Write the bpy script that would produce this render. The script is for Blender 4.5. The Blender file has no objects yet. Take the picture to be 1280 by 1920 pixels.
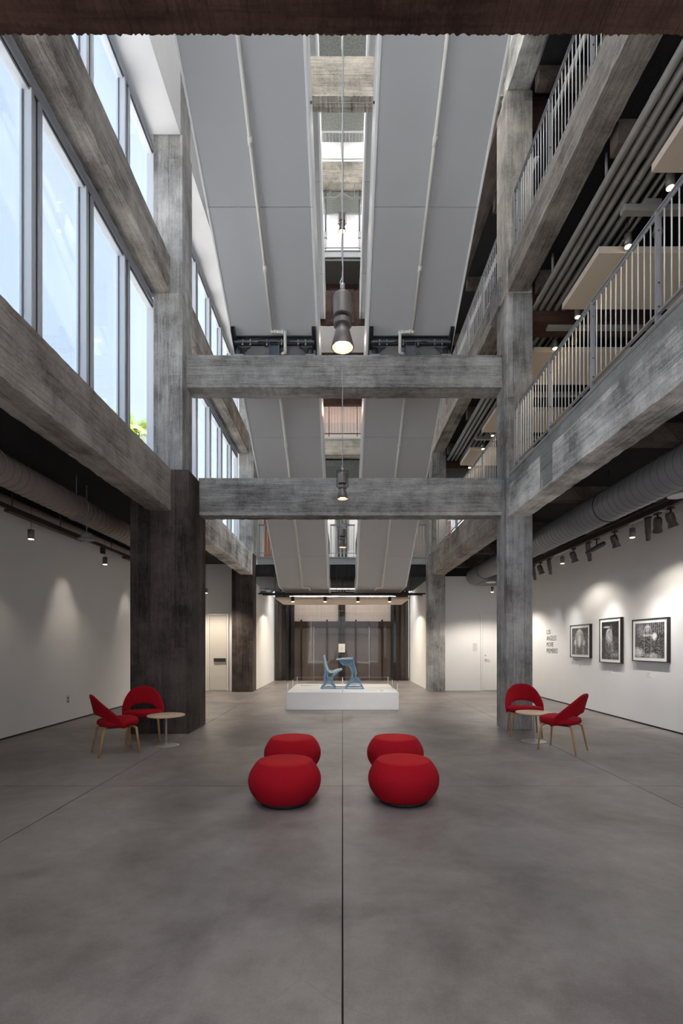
import bpy, bmesh, math, random
from mathutils import Vector, Matrix
random.seed(7)
S = bpy.context.scene
COL = S.collection
PI = math.pi

# ---------------------------------------------------------------- camera
F = 907.0                      # focal length in pixels of the 1280x1920 frame
cd = bpy.data.cameras.new('camera')
cam = bpy.data.objects.new('camera', cd); COL.objects.link(cam)
cam.location = (0, 0, 1.45); cam.rotation_euler = (PI/2, 0, 0)
cd.sensor_fit = 'VERTICAL'; cd.sensor_height = 36; cd.sensor_width = 24
cd.lens = F/1920*36
cd.shift_y = (1210-960)/1920; cd.shift_x = -2/1920
cd.clip_start = 0.05; cd.clip_end = 500
S.camera = cam

# ---------------------------------------------------------------- view + world
S.view_settings.view_transform = 'Standard'; S.view_settings.look = 'None'
S.view_settings.exposure = 1.05; S.view_settings.gamma = 1; S.view_settings.use_curve_mapping = False
S.cycles.use_denoising = True
S.cycles.max_bounces = 14; S.cycles.diffuse_bounces = 6; S.cycles.glossy_bounces = 4
S.cycles.transparent_max_bounces = 24; S.cycles.sample_clamp_indirect = 6
W = bpy.data.worlds.new('sky'); S.world = W; W.use_nodes = True
wn = W.node_tree.nodes; wl = W.node_tree.links; wn.clear()
wo = wn.new('ShaderNodeOutputWorld'); bg = wn.new('ShaderNodeBackground')
tc = wn.new('ShaderNodeTexCoord'); sp = wn.new('ShaderNodeSeparateXYZ')
rp = wn.new('ShaderNodeValToRGB'); nz = wn.new('ShaderNodeTexNoise'); mx = wn.new('ShaderNodeMixRGB')
wl.new(tc.outputs['Generated'], sp.inputs[0]); wl.new(sp.outputs['Z'], rp.inputs[0])
e = rp.color_ramp.elements
e[0].position = 0.0; e[0].color = (.80, .85, .90, 1)
e[1].position = 0.85; e[1].color = (.56, .69, .88, 1)
k = e.new(.45); k.color = (.62, .74, .90, 1)
nz.inputs['Scale'].default_value = 1.3; nz.inputs['Detail'].default_value = 2
mpw = wn.new('ShaderNodeMapping'); mpw.inputs['Scale'].default_value = (1, 1, 2.5)
wl.new(tc.outputs['Generated'], mpw.inputs[0]); wl.new(mpw.outputs[0], nz.inputs['Vector'])
cr = wn.new('ShaderNodeValToRGB'); cr.color_ramp.elements[0].position = .45; cr.color_ramp.elements[1].position = .75
cr.color_ramp.elements[1].color = (.3, .3, .3, 1)
wl.new(nz.outputs['Fac'], cr.inputs[0]); wl.new(cr.outputs[0], mx.inputs[0])
wl.new(rp.outputs[0], mx.inputs[1]); mx.inputs[2].default_value = (.85, .88, .92, 1)
wl.new(mx.outputs[0], bg.inputs[0]); bg.inputs[1].default_value = .75; wl.new(bg.outputs[0], wo.inputs[0])

def area(name, loc, rot, sx, sy, power, col=(1, 1, 1), portal=False, spread=PI):
    d = bpy.data.lights.new(name, 'AREA'); d.shape = 'RECTANGLE'; d.size = sx; d.size_y = sy
    d.energy = power; d.color = col; d.spread = spread
    if portal: d.cycles.is_portal = True
    o = bpy.data.objects.new(name, d); COL.objects.link(o); o.location = loc; o.rotation_euler = rot
    return o
sd = bpy.data.lights.new('sun', 'SUN'); sd.energy = 20; sd.angle = .01; sd.color = (1, .96, .92)
sun = bpy.data.objects.new('sun', sd); COL.objects.link(sun)
sun.rotation_euler = Vector((-.22, .70, -1.0)).to_track_quat('-Z', 'Y').to_euler()
# daylight portals (sampling aids only: they emit nothing themselves)
area('window_portal', (-3.6, 6, 7.3), (0, -PI/2, 0), 6, 26, 1, portal=True)
area('entrance_portal', (1.4, -5.6, 4.2), (PI/2, 0, 0), 8.3, 8.4, 1, portal=True)

# ---------------------------------------------------------------- mesh helper
class MB:
    def __init__(s): s.v = []; s.f = []; s.sm = []
    def add(s, vs, fs, smooth=False):
        n = len(s.v); s.v += [tuple(v) for v in vs]
        s.f += [tuple(i+n for i in f) for f in fs]; s.sm += [smooth]*len(fs); return s
    def box(s, x0, x1, y0, y1, z0, z1):
        x0, x1 = min(x0, x1), max(x0, x1); y0, y1 = min(y0, y1), max(y0, y1); z0, z1 = min(z0, z1), max(z0, z1)
        return s.add([(x0,y0,z0),(x1,y0,z0),(x1,y1,z0),(x0,y1,z0),(x0,y0,z1),(x1,y0,z1),(x1,y1,z1),(x0,y1,z1)],
                     [(0,3,2,1),(4,5,6,7),(0,1,5,4),(1,2,6,5),(2,3,7,6),(3,0,4,7)])
    def prism(s, pts, axis, a, b):
        """polygon pts (2D) extruded along axis from a to b. axis x: pts=(y,z); y: pts=(x,z); z: pts=(x,y)"""
        n = len(pts)
        def P(p, t): return (t, p[0], p[1]) if axis == 'x' else (p[0], t, p[1]) if axis == 'y' else (p[0], p[1], t)
        vs = [P(p, a) for p in pts] + [P(p, b) for p in pts]
        fs = [tuple(range(n))[::-1], tuple(range(n, 2*n))] + [(i, (i+1) % n, n+(i+1) % n, n+i) for i in range(n)]
        return s.add(vs, fs)
    def tube(s, path, r, n=10, cap=True, smooth=True):
        path = [Vector(p) for p in path]
        rs = r if isinstance(r, (list, tuple)) else [r]*len(path)
        vs = []; prev = None
        for i, p in enumerate(path):
            t = (path[min(i+1, len(path)-1)] - path[max(i-1, 0)]).normalized()
            if prev is None:
                u = t.cross(Vector((0, 0, 1)))
                if u.length < 1e-3: u = t.cross(Vector((1, 0, 0)))
            else:
                u = prev - t*prev.dot(t)
            u.normalize(); w = t.cross(u); prev = u
            for k in range(n):
                a = 2*PI*k/n; vs.append(p + (u*math.cos(a)+w*math.sin(a))*rs[i])
        fs = []
        for i in range(len(path)-1):
            for k in range(n):
                fs.append((i*n+k, i*n+(k+1) % n, (i+1)*n+(k+1) % n, (i+1)*n+k))
        s.add(vs, fs, smooth)
        if cap:
            m = len(s.v)-len(vs)
            s.f += [tuple(m+k for k in range(n))[::-1], tuple(m+(len(path)-1)*n+k for k in range(n))]; s.sm += [False, False]
        return s
    def lathe(s, prof, n=32, c=(0, 0, 0), smooth=True, mod=None, cap=True):
        """prof = [(r,z)...] about z"""
        vs = []
        for (r, z) in prof:
            for k in range(n):
                a = 2*PI*k/n; rr = r*(mod(a, z) if mod else 1)
                vs.append((c[0]+rr*math.cos(a), c[1]+rr*math.sin(a), c[2]+z))
        fs = []
        for i in range(len(prof)-1):
            for k in range(n):
                fs.append((i*n+k, i*n+(k+1) % n, (i+1)*n+(k+1) % n, (i+1)*n+k))
        s.add(vs, fs, smooth)
        m = len(s.v)-len(vs)
        if not cap: return s
        if prof[0][0] > 1e-4: s.f.append(tuple(m+k for k in range(n))[::-1]); s.sm.append(False)
        if prof[-1][0] > 1e-4: s.f.append(tuple(m+(len(prof)-1)*n+k for k in range(n))); s.sm.append(False)
        return s
    def ring(s, c, R, r, axis='z', n=16, m=6, a0=0, a1=2*PI):
        full = abs(a1-a0-2*PI) < 1e-6; pts = []
        for k in range(n+1):
            a = a0+(a1-a0)*k/n; u, w = R*math.cos(a), R*math.sin(a)
            pts.append(Vector(c)+Vector({'z': (u, w, 0), 'y': (u, 0, w), 'x': (0, u, w)}[axis]))
        return s.tube(pts, r, m, cap=not full)
    def build(s, name, mat, parent=None, bevel=0, seg=2, off=None, subsurf=0, solid=0):
        me = bpy.data.meshes.new(name)
        if parent is not None:
            o0 = wloc(parent)
        elif off is not None: o0 = Vector(off)
        else:
            xs = [v[0] for v in s.v]; ys = [v[1] for v in s.v]; zs = [v[2] for v in s.v]
            o0 = Vector(((min(xs)+max(xs))/2, (min(ys)+max(ys))/2, min(zs)))
        me.from_pydata([(v[0]-o0.x, v[1]-o0.y, v[2]-o0.z) for v in s.v], [], s.f)
        me.polygons.foreach_set('use_smooth', s.sm); me.update()
        bm = bmesh.new(); bm.from_mesh(me); bmesh.ops.recalc_face_normals(bm, faces=bm.faces); bm.to_mesh(me); bm.free()
        if mat: me.materials.append(mat)
        o = bpy.data.objects.new(name, me); COL.objects.link(o)
        if parent is not None: o.parent = parent
        else: o.location = o0
        if solid:
            m = o.modifiers.new('solid', 'SOLIDIFY'); m.thickness = solid; m.offset = 0
        if bevel:
            m = o.modifiers.new('bevel', 'BEVEL'); m.width = bevel; m.segments = seg; m.limit_method = 'ANGLE'; m.angle_limit = 0.6
        if subsurf:
            m = o.modifiers.new('sub', 'SUBSURF'); m.levels = subsurf; m.render_levels = subsurf
        return o
def wloc(o):
    v = Vector((0, 0, 0))
    while o is not None: v = v + Vector(o.location); o = o.parent
    return v
def bx(*a): return MB().box(*a)
def tag(o, label, cat, group=None, kind=None):
    if label: o['label'] = label
    if cat: o['category'] = cat
    if group: o['group'] = group
    if kind: o['kind'] = kind
    return o
def thing(name, label, cat, loc=(0, 0, 0), group=None, kind=None, rz=0):
    o = bpy.data.objects.new(name, None); COL.objects.link(o); o.location = loc; o.rotation_euler[2] = rz
    o.empty_display_size = .2
    return tag(o, label, cat, group, kind)
def struct(name, mb, mat, label, cat, **kw):
    return tag(mb.build(name, mat, **kw), label, cat, None, 'structure')
def dup(root, loc, rz=None, label=None):
    r = root.copy(); COL.objects.link(r); r.location = loc
    if rz is not None: r.rotation_euler[2] = rz
    if label: r['label'] = label
    for ch in list(root.children):
        c = ch.copy(); COL.objects.link(c); c.parent = r
        for g in list(ch.children):
            d = g.copy(); COL.objects.link(d); d.parent = c
    return r

# ---------------------------------------------------------------- materials
def newmat(name):
    m = bpy.data.materials.new(name); m.use_nodes = True
    nt = m.node_tree; b = nt.nodes['Principled BSDF']; return m, nt, b
def plain(name, col, rough=.5, metal=0, noise=0, nscale=20, bump=0, spec=.5, emit=None, estr=0, aniso=None):
    m, nt, b = newmat(name)
    b.inputs['Roughness'].default_value = rough; b.inputs['Metallic'].default_value = metal
    b.inputs['Specular IOR Level'].default_value = spec
    b.inputs['Base Color'].default_value = (*col, 1)
    if emit: b.inputs['Emission Color'].default_value = (*emit, 1); b.inputs['Emission Strength'].default_value = estr
    if noise or bump:
        t = nt.nodes.new('ShaderNodeTexCoord'); n = nt.nodes.new('ShaderNodeTexNoise'); n.inputs['Scale'].default_value = nscale
        n.inputs['Detail'].default_value = 5
        if aniso:
            mp = nt.nodes.new('ShaderNodeMapping'); mp.inputs['Scale'].default_value = aniso
            nt.links.new(t.outputs['Object'], mp.inputs[0]); nt.links.new(mp.outputs[0], n.inputs['Vector'])
        else: nt.links.new(t.outputs['Object'], n.inputs['Vector'])
        r = nt.nodes.new('ShaderNodeValToRGB')
        r.color_ramp.elements[0].position = .3; r.color_ramp.elements[1].position = .7
        r.color_ramp.elements[0].color = (*[c*(1-noise) for c in col], 1)
        r.color_ramp.elements[1].color = (*[min(1, c*(1+noise)) for c in col], 1)
        nt.links.new(n.outputs['Fac'], r.inputs[0]); nt.links.new(r.outputs[0], b.inputs['Base Color'])
        if bump:
            bp = nt.nodes.new('ShaderNodeBump'); bp.inputs['Strength'].default_value = bump; bp.inputs['Distance'].default_value = .01
            nt.links.new(n.outputs['Fac'], bp.inputs['Height']); nt.links.new(bp.outputs[0], b.inputs['Normal'])
    return m
def mnode(nt, op, a, b=None, c=None):
    n = nt.nodes.new('ShaderNodeMath'); n.operation = op
    for i, x in enumerate((a, b, c)):
        if x is None: continue
        if isinstance(x, (int, float)): n.inputs[i].default_value = x
        else: nt.links.new(x, n.inputs[i])
    return n.outputs[0]
def concrete(name, axis, dark, light, board=.16, line=.55, patch=.5, bump=.6):
    """board-marked concrete: boards run along axis, one tone per board, streaks along the grain, patches"""
    m, nt, b = newmat(name); L = nt.links; N = nt.nodes
    g = N.new('ShaderNodeNewGeometry'); s = N.new('ShaderNodeSeparateXYZ'); L.new(g.outputs['Position'], s.inputs[0])
    o = {'x': ('Y', 'Z'), 'y': ('X', 'Z'), 'z': ('X', 'Y')}[axis]
    wob = N.new('ShaderNodeTexNoise'); wob.inputs['Scale'].default_value = .7; L.new(g.outputs['Position'], wob.inputs['Vector'])
    t = mnode(nt, 'ADD', s.outputs[o[0]], s.outputs[o[1]])
    t = mnode(nt, 'ADD', t, mnode(nt, 'MULTIPLY', wob.outputs['Fac'], .05))
    t = mnode(nt, 'DIVIDE', t, board)
    idn = mnode(nt, 'FLOOR', t); fr = mnode(nt, 'FRACT', t)
    # boards are ~2.4 m long: second id along the axis
    al = mnode(nt, 'FLOOR', mnode(nt, 'ADD', mnode(nt, 'DIVIDE', s.outputs[axis.upper()], 3.7), mnode(nt, 'MULTIPLY', idn, .37)))
    wn_ = N.new('ShaderNodeTexWhiteNoise'); wn_.noise_dimensions = '2D'
    cmb = N.new('ShaderNodeCombineXYZ'); L.new(idn, cmb.inputs[0]); L.new(al, cmb.inputs[1]); L.new(cmb.outputs[0], wn_.inputs['Vector'])
    # grain
    mp = N.new('ShaderNodeMapping'); sc = {'x': (1.2, 22, 22), 'y': (22, 1.2, 22), 'z': (22, 22, 1.2)}[axis]; mp.inputs['Scale'].default_value = sc
    L.new(g.outputs['Position'], mp.inputs[0])
    gr = N.new('ShaderNodeTexNoise'); gr.inputs['Scale'].default_value = 1.6; gr.inputs['Detail'].default_value = 7; gr.inputs['Roughness'].default_value = .65
    gr.inputs['Distortion'].default_value = .8
    L.new(mp.outputs[0], gr.inputs['Vector'])
    pt = N.new('ShaderNodeTexNoise'); pt.inputs['Scale'].default_value = 1.3; pt.inputs['Detail'].default_value = 6; pt.inputs['Roughness'].default_value = .6
    L.new(g.outputs['Position'], pt.inputs['Vector'])
    md = N.new('ShaderNodeTexNoise'); md.inputs['Scale'].default_value = 4.5; md.inputs['Detail'].default_value = 8; md.inputs['Roughness'].default_value = .7
    L.new(g.outputs['Position'], md.inputs['Vector'])
    fn = N.new('ShaderNodeTexNoise'); fn.inputs['Scale'].default_value = 45; fn.inputs['Detail'].default_value = 4
    L.new(g.outputs['Position'], fn.inputs['Vector'])
    v = mnode(nt, 'MULTIPLY', wn_.outputs['Value'], .16)
    v = mnode(nt, 'ADD', v, mnode(nt, 'MULTIPLY', gr.outputs['Fac'], .60))
    v = mnode(nt, 'ADD', v, mnode(nt, 'MULTIPLY', pt.outputs['Fac'], patch*1.5))
    v = mnode(nt, 'ADD', v, mnode(nt, 'MULTIPLY', md.outputs['Fac'], .45))
    v = mnode(nt, 'ADD', v, mnode(nt, 'MULTIPLY', fn.outputs['Fac'], .25))
    v = mnode(nt, 'SUBTRACT', v, .08+.60*.5+patch*.75+.125+.225)      # centred on 0
    v = mnode(nt, 'ADD', mnode(nt, 'MULTIPLY', v, 1.75), .5)
    r = N.new('ShaderNodeValToRGB'); r.color_ramp.elements[0].color = (*dark, 1); r.color_ramp.elements[1].color = (*light, 1)
    r.color_ramp.elements[0].position = .12; r.color_ramp.elements[1].position = .88
    L.new(v, r.inputs[0])
    # pits
    pv = N.new('ShaderNodeTexVoronoi'); pv.inputs['Scale'].default_value = 9; L.new(g.outputs['Position'], pv.inputs['Vector'])
    pit = mnode(nt, 'LESS_THAN', pv.outputs['Distance'], .055)
    edge = mnode(nt, 'LESS_THAN', fr, .035)
    dk = mnode(nt, 'MAXIMUM', mnode(nt, 'MULTIPLY', edge, line), mnode(nt, 'MULTIPLY', pit, .6))
    mi = N.new('ShaderNodeMixRGB'); mi.blend_type = 'MULTIPLY'; L.new(dk, mi.inputs[0]); L.new(r.outputs[0], mi.inputs[1]); mi.inputs[2].default_value = (.35, .33, .31, 1)
    L.new(mi.outputs[0], b.inputs['Base Color'])
    b.inputs['Roughness'].default_value = .85; b.inputs['Specular IOR Level'].default_value = .25
    h = mnode(nt, 'ADD', mnode(nt, 'MULTIPLY', gr.outputs['Fac'], .7), mnode(nt, 'MULTIPLY', wn_.outputs['Value'], .5))
    h = mnode(nt, 'SUBTRACT', h, mnode(nt, 'MULTIPLY', dk, 1.0))
    bp = N.new('ShaderNodeBump'); bp.inputs['Strength'].default_value = bump; bp.inputs['Distance'].default_value = .012
    L.new(h, bp.inputs['Height']); L.new(bp.outputs[0], b.inputs['Normal'])
    return m
GD, GL = (.095, .09, .086), (.46, .455, .445)
CX = concrete('board_concrete_x', 'x', GD, GL)
CY = concrete('board_concrete_y', 'y', (.10, .086, .077), (.45, .415, .38))
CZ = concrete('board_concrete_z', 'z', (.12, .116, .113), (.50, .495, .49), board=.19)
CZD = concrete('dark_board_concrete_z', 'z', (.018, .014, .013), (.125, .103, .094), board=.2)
CYP = concrete('pale_board_concrete_y', 'y', (.22, .215, .205), (.88, .86, .82), board=.24, patch=.9)
CZP = concrete('pale_board_concrete_z', 'z', (.20, .19, .17), (.72, .67, .60), board=.2)
CYG = concrete('greenish_board_concrete_y', 'y', (.14, .145, .135), (.38, .385, .365), board=.4)
CXP = concrete('pale_board_concrete_x', 'x', (.19, .175, .15), (.66, .61, .52), board=.2)
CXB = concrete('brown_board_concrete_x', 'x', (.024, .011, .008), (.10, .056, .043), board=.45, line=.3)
CYB = concrete('brown_board_concrete_y', 'y', (.06, .045, .038), (.2, .16, .14), board=.3)

def floor_mat():
    m, nt, b = newmat('polished_concrete'); L = nt.links; N = nt.nodes
    g = N.new('ShaderNodeNewGeometry')
    a = N.new('ShaderNodeTexNoise'); a.inputs['Scale'].default_value = .9; a.inputs['Detail'].default_value = 8; a.inputs['Roughness'].default_value = .62; a.inputs['Distortion'].default_value = .6
    c = N.new('ShaderNodeTexNoise'); c.inputs['Scale'].default_value = 3.3; c.inputs['Detail'].default_value = 9; c.inputs['Roughness'].default_value = .7
    s = N.new('ShaderNodeTexNoise'); s.inputs['Scale'].default_value = 90; s.inputs['Detail'].default_value = 3
    for n in (a, c, s): L.new(g.outputs['Position'], n.inputs['Vector'])
    v = mnode(nt, 'ADD', mnode(nt, 'MULTIPLY', a.outputs['Fac'], 1.1), mnode(nt, 'MULTIPLY', c.outputs['Fac'], .8))
    v = mnode(nt, 'ADD', v, mnode(nt, 'MULTIPLY', s.outputs['Fac'], .22)); v = mnode(nt, 'SUBTRACT', v, .56)
    r = N.new('ShaderNodeValToRGB'); r.color_ramp.elements[0].color = (.098, .084, .080, 1); r.color_ramp.elements[1].color = (.325, .298, .292, 1)
    r.color_ramp.elements[0].position = .15; r.color_ramp.elements[1].position = .85
    L.new(v, r.inputs[0])
    # fine curved scratches
    sv = N.new('ShaderNodeTexVoronoi'); sv.feature = 'DISTANCE_TO_EDGE'; sv.inputs['Scale'].default_value = .8
    ds = N.new('ShaderNodeTexNoise'); ds.inputs['Scale'].default_value = 1.1; ds.inputs['Detail'].default_value = 2
    L.new(g.outputs['Position'], ds.inputs['Vector'])
    ad = N.new('ShaderNodeVectorMath'); ad.operation = 'ADD'; L.new(g.outputs['Position'], ad.inputs[0]); L.new(ds.outputs['Color'], ad.inputs[1]); L.new(ad.outputs[0], sv.inputs['Vector'])
    sc = mnode(nt, 'MULTIPLY', mnode(nt, 'LESS_THAN', sv.outputs['Distance'], .004), mnode(nt, 'GREATER_THAN', c.outputs['Fac'], .53))
    mi = N.new('ShaderNodeMixRGB'); mi.blend_type = 'MULTIPLY'; L.new(mnode(nt, 'MULTIPLY', sc, .14), mi.inputs[0]); L.new(r.outputs[0], mi.inputs[1]); mi.inputs[2].default_value = (.4, .38, .36, 1)
    L.new(mi.outputs[0], b.inputs['Base Color'])
    rr = N.new('ShaderNodeMapRange'); rr.inputs['To Min'].default_value = .34; rr.inputs['To Max'].default_value = .56
    L.new(c.outputs['Fac'], rr.inputs[0]); L.new(rr.outputs[0], b.inputs['Roughness'])
    b.inputs['Specular IOR Level'].default_value = .5
    return m
FLOOR = floor_mat()
WHITE = plain('white_plaster', (.78, .78, .79), .8, noise=.02, nscale=3)
WALLP = plain('white_wall_paint', (.80, .80, .80), .85, noise=.015, nscale=2)
CREAM = plain('cream_door_paint', (.72, .69, .64), .5)
BLACKC = plain('black_ceiling_spray', (.02, .019, .019), .95, noise=.5, nscale=60, bump=.8)
GREYC = plain('grey_stucco_ceiling', (.22, .23, .215), .95, noise=.35, nscale=25, bump=.8)
ESC = plain('escalator_cladding', (.50, .51, .53), .42, metal=.0, noise=.02, nscale=1.2)
ESCT = plain('escalator_trim', (.82, .83, .84), .35)
PIPEW = plain('white_painted_pipe', (.80, .79, .75), .45)
PIPEG = plain('grey_painted_pipe', (.30, .29, .28), .5, noise=.1, nscale=6)
DUCT = plain('galvanised_duct', (.24, .245, .26), .38, metal=.35, noise=.06, nscale=4)
DUCTS = plain('duct_seam', (.13, .13, .14), .45, metal=.3)
DUCTBS = plain('taupe_duct_seam', (.18, .15, .14), .5)
DUCTB = plain('taupe_painted_duct', (.30, .25, .23), .5, noise=.06, nscale=4)
ALU = plain('window_aluminium', (.60, .63, .68), .45, metal=.25)
ALUD = plain('window_gasket', (.05, .055, .065), .6)
RAIL = plain('railing_grey_steel', (.36, .36, .38), .42, metal=.2)
BAL = plain('baluster_pale_steel', (.80, .80, .79), .4, metal=.1)
STEELD = plain('dark_painted_steel', (.035, .04, .046), .45, metal=.2)
STEELB = plain('blue_grey_steel', (.13, .15, .18), .45, metal=.3)
STEELG = plain('grey_edge_steel', (.34, .37, .37), .5)
CHROME = plain('chrome', (.7, .7, .7), .2, metal=1)
BROWN = plain('bronze_frame', (.055, .038, .032), .5, metal=.2)
LAMPG = plain('lamp_grey_metal', (.22, .20, .19), .42, metal=.4)
LAMPM = plain('lamp_brown_metal', (.09, .08, .076), .45, metal=.3)
LAMPD = plain('lamp_dark_metal', (.045, .04, .038), .5, metal=.3)
CLOUD = plain('bounce_tinted_felt', (.74, .64, .54), .9, noise=.03, nscale=80)  # tan of bounced light put into the felt colour
CABLE = plain('steel_cable', (.5, .5, .52), .4, metal=.6)
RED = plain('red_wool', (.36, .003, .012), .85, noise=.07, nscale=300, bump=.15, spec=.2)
REDL = plain('red_wool_lit_top', (.47, .012, .018), .85, noise=.07, nscale=300, bump=.15, spec=.2)  # light on the pouf tops put into a lighter copy of the wool
BLK = plain('black_base', (.012, .012, .012), .6)
OAK = plain('oak', (.50, .29, .12), .45, noise=.2, nscale=6, aniso=(8, 8, 1))
OAKP = plain('pale_oak_top', (.62, .48, .34), .45, noise=.1, nscale=5, aniso=(1, 10, 1))
TBASE = plain('table_grey_metal', (.42, .42, .42), .35, metal=.3)
BLUEI = plain('pale_blue_iron', (.14, .26, .38), .42, noise=.25, nscale=14)
BLUEW = plain('pale_blue_painted_wood', (.42, .52, .56), .4, noise=.15, nscale=14)
MATB = plain('picture_mat_board', (.85, .84, .81), .8)
FRAMEB = plain('black_picture_frame', (.012, .011, .011), .4)
INK = plain('black_vinyl', (.015, .015, .017), .6)
GREYT = plain('grey_print', (.45, .45, .46), .7)
ORANGE = plain('orange_brown_panel', (.46, .22, .13), .6)
PALM = plain('palm_green', (.36, .46, .10), .6, noise=.3, nscale=4)
PALMT = plain('palm_bark', (.16, .11, .07), .9, noise=.3, nscale=8)
GROUND = plain('outside_paving', (.45, .44, .42), .9, noise=.1, nscale=1)
PANELM = plain('lift_door_steel', (.20, .19, .185), .35, metal=.25, noise=.08, nscale=3, aniso=(6, 1, .4))
PANELU = plain('lift_upper_sheen', (.72, .72, .71), .35, metal=.2, noise=.08, nscale=3, aniso=(6, 1, .4))  # reflected light on the upper panels put into the pale steel colour
def lamp_mat(name, col, s):
    return plain(name, (.9, .85, .7), .5, emit=col, estr=s)
GLOW = lamp_mat('warm_lamp_lens', (1, .72, .36), 9)
GLOWB = lamp_mat('bright_lamp_lens', (1, .80, .50), 14)
GLOWS = lamp_mat('small_lamp_lens', (1, .72, .38), 6)
def glass_mat(name, tint=(1, 1, 1), refl=.06):
    m, nt, b = newmat(name); nt.nodes.remove(b); N = nt.nodes; L = nt.links
    o = N['Material Output']; t = N.new('ShaderNodeBsdfTransparent'); t.inputs[0].default_value = (*tint, 1)
    g = N.new('ShaderNodeBsdfGlossy'); g.inputs['Roughness'].default_value = .02
    fr = N.new('ShaderNodeFresnel'); fr.inputs[0].default_value = 1.45
    x = N.new('ShaderNodeMixShader'); L.new(mnode(nt, 'MINIMUM', fr.outputs[0], refl*1.5), x.inputs[0])
    L.new(t.outputs[0], x.inputs[1]); L.new(g.outputs[0], x.inputs[2]); L.new(x.outputs[0], o.inputs[0])
    return m
OPAL, _nt, _b = newmat('added_opal_rooflight'); _nt.nodes.remove(_b)
_t = _nt.nodes.new('ShaderNodeBsdfTranslucent'); _t.inputs[0].default_value = (.9, .9, .9, 1)
_nt.links.new(_t.outputs[0], _nt.nodes['Material Output'].inputs[0])
GLASS = glass_mat('clear_glass', (.97, .985, 1.0)); GLASSD = glass_mat('bronze_glass', (.84, .81, .79))

# ---------------------------------------------------------------- grid of the building
ROW = [1.37, 8.27, 15.17]          # front faces of the column rows
CW = .53
Y0, Y1 = -5.6, 20.2
XL, XR = -5.2, 5.5

# floor: slabs with recessed joints
fl = thing('floor', 'grey polished concrete floor in large saw-cut slabs', 'floor', (0, 8, 0), kind='structure')
xs = [-9, -2.52, 0, 3.03, 9]; ys = [Y0-.2, 1.53, 4.99, 8.45, 12.1, 15.4, 22]
g_ = .003
bx(-9, 9, Y0-.2, 22, -.30, -.024).build('sub_base', BLK, fl)
for i in range(4):
    for j in range(6):
        if i == 0 and j == 99: continue
        gx = .0045 if True else g_
        bx(xs[i]+gx, xs[i+1]-gx, ys[j]+g_, ys[j+1]-g_, -.023, 0).build('slab', FLOOR, fl)

# ground outside + exterior
struct('ground_outside', bx(-60, -5.5, -40, 60, -.4, -.1), GROUND, 'pale paving outside beyond the left-hand glazing', 'ground')

# ground floor walls
def wall(name, mb, mat, label): return struct(name, mb, mat, label, 'wall')
wl_ = wall('wall_left', bx(XL-.2, XL, Y0, 15.5, .03, 3.62), WALLP, 'long plain white gallery wall behind the dark board-marked pier')
bx(XL-.2, XL+.0, Y0, 15.5, 3.62, 4.3).build('upper_band', BLACKC, wl_)
bx(XL-.2, XL-.02, Y0, 15.5, -.02, .03).build('shadow_gap', BLK, wl_)
wr_ = wall('wall_right', bx(XR, XR+.2, Y0, 15.5, .03, 3.86), WALLP, 'white gallery wall carrying three framed photographs and black lettering')
bx(XR, XR+.2, Y0, 15.5, 3.86, 4.3).build('upper_band', BLACKC, wr_)
bx(XR+.02, XR+.2, Y0, 15.5, -.02, .03).build('shadow_gap', BLK, wr_)
wel = wall('wall_end_left', bx(XL, -3.4, 15.5, 15.7, .0, 4.05), WALLP, 'short white end wall with the cream door behind the dark pier')
wer = wall('wall_end_right', bx(3.2, XR, 15.5, 15.7, .0, 3.66), WALLP, 'short white end wall with the white door behind the right column')
wall('wall_lift_left', bx(-3.0, -2.81, 15.75, 20.2, .0, 3.45), WALLP, 'white side wall of the lift recess, beside the far left column')
wall('wall_lift_right', bx(2.77, 3.0, 15.75, 20.2, .0, 3.6), WALLP, 'white side wall of the lift recess, beside the far right column')
bx(XL, -3.3, 15.55, 15.75, 3.9, 4.4).build('upper_band', BLACKC, wel)
bx(3.2, 8, 15.55, 15.75, 3.6, 4.4).build('upper_band', BLACKC, wer)
bx(5.5, 8, 15.5, 15.7, 0, 3.7).build('upper_band', BLACKC, wer)
wall('wall_added_partition', bx(-2.95, -2.8, Y0, 1.25, 0, 4.05), WALLP, 'unseen short partition added beside the camera to keep entrance light off the left aisle')  # unseen wall, added to block bounced sun from the left aisle
# doors
def door(name, x0, x1, y, z1, mat, label, bar=False):
    d = thing(name, label, 'door', ((x0+x1)/2, y, 0), kind='structure')
    MB().box(x0-.06, x0, y-.05, y, 0, z1+.06).box(x1, x1+.06, y-.05, y, 0, z1+.06).box(x0, x1, y-.05, y, z1, z1+.06).build('door_frame', WALLP, d, bevel=.006)
    lf = bx(x0+.01, x1-.01, y-.03, y-.004, .012, z1-.01).build('door_leaf', mat, d, bevel=.003)
    if bar:
        MB().box(x0+.28*(x1-x0), x1-.02, y-.10, y-.07, .93, 1.04).box(x0+.3*(x1-x0), x0+.36*(x1-x0), y-.08, y-.03, .95, 1.02).box(x1-.1, x1-.05, y-.08, y-.03, .95, 1.02).build('push_bar', LAMPD, lf, bevel=.006)
    else:
        MB().tube([(x0+.09, y-.03, 1.0), (x0+.09, y-.075, 1.0)], .025, 12).tube([(x0+.09, y-.075, 1.0), (x0+.22, y-.08, .995)], .01, 8).build('lever_handle', CHROME, lf)
        MB().tube([(x0+.09, y-.03, 1.13), (x0+.09, y-.05, 1.13)], .022, 12).build('lock_cylinder', CHROME, lf)
    return d
door('door_1', -4.26, -3.70, 15.5, 2.40, CREAM, 'narrow cream door with dark push bar between the dark pier and far left column', True)
bx(-4.33, -4.29, 15.44, 15.5, 0, 2.4).build('door_leaf_edge', CREAM, bpy.data.objects['door_1'])
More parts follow.
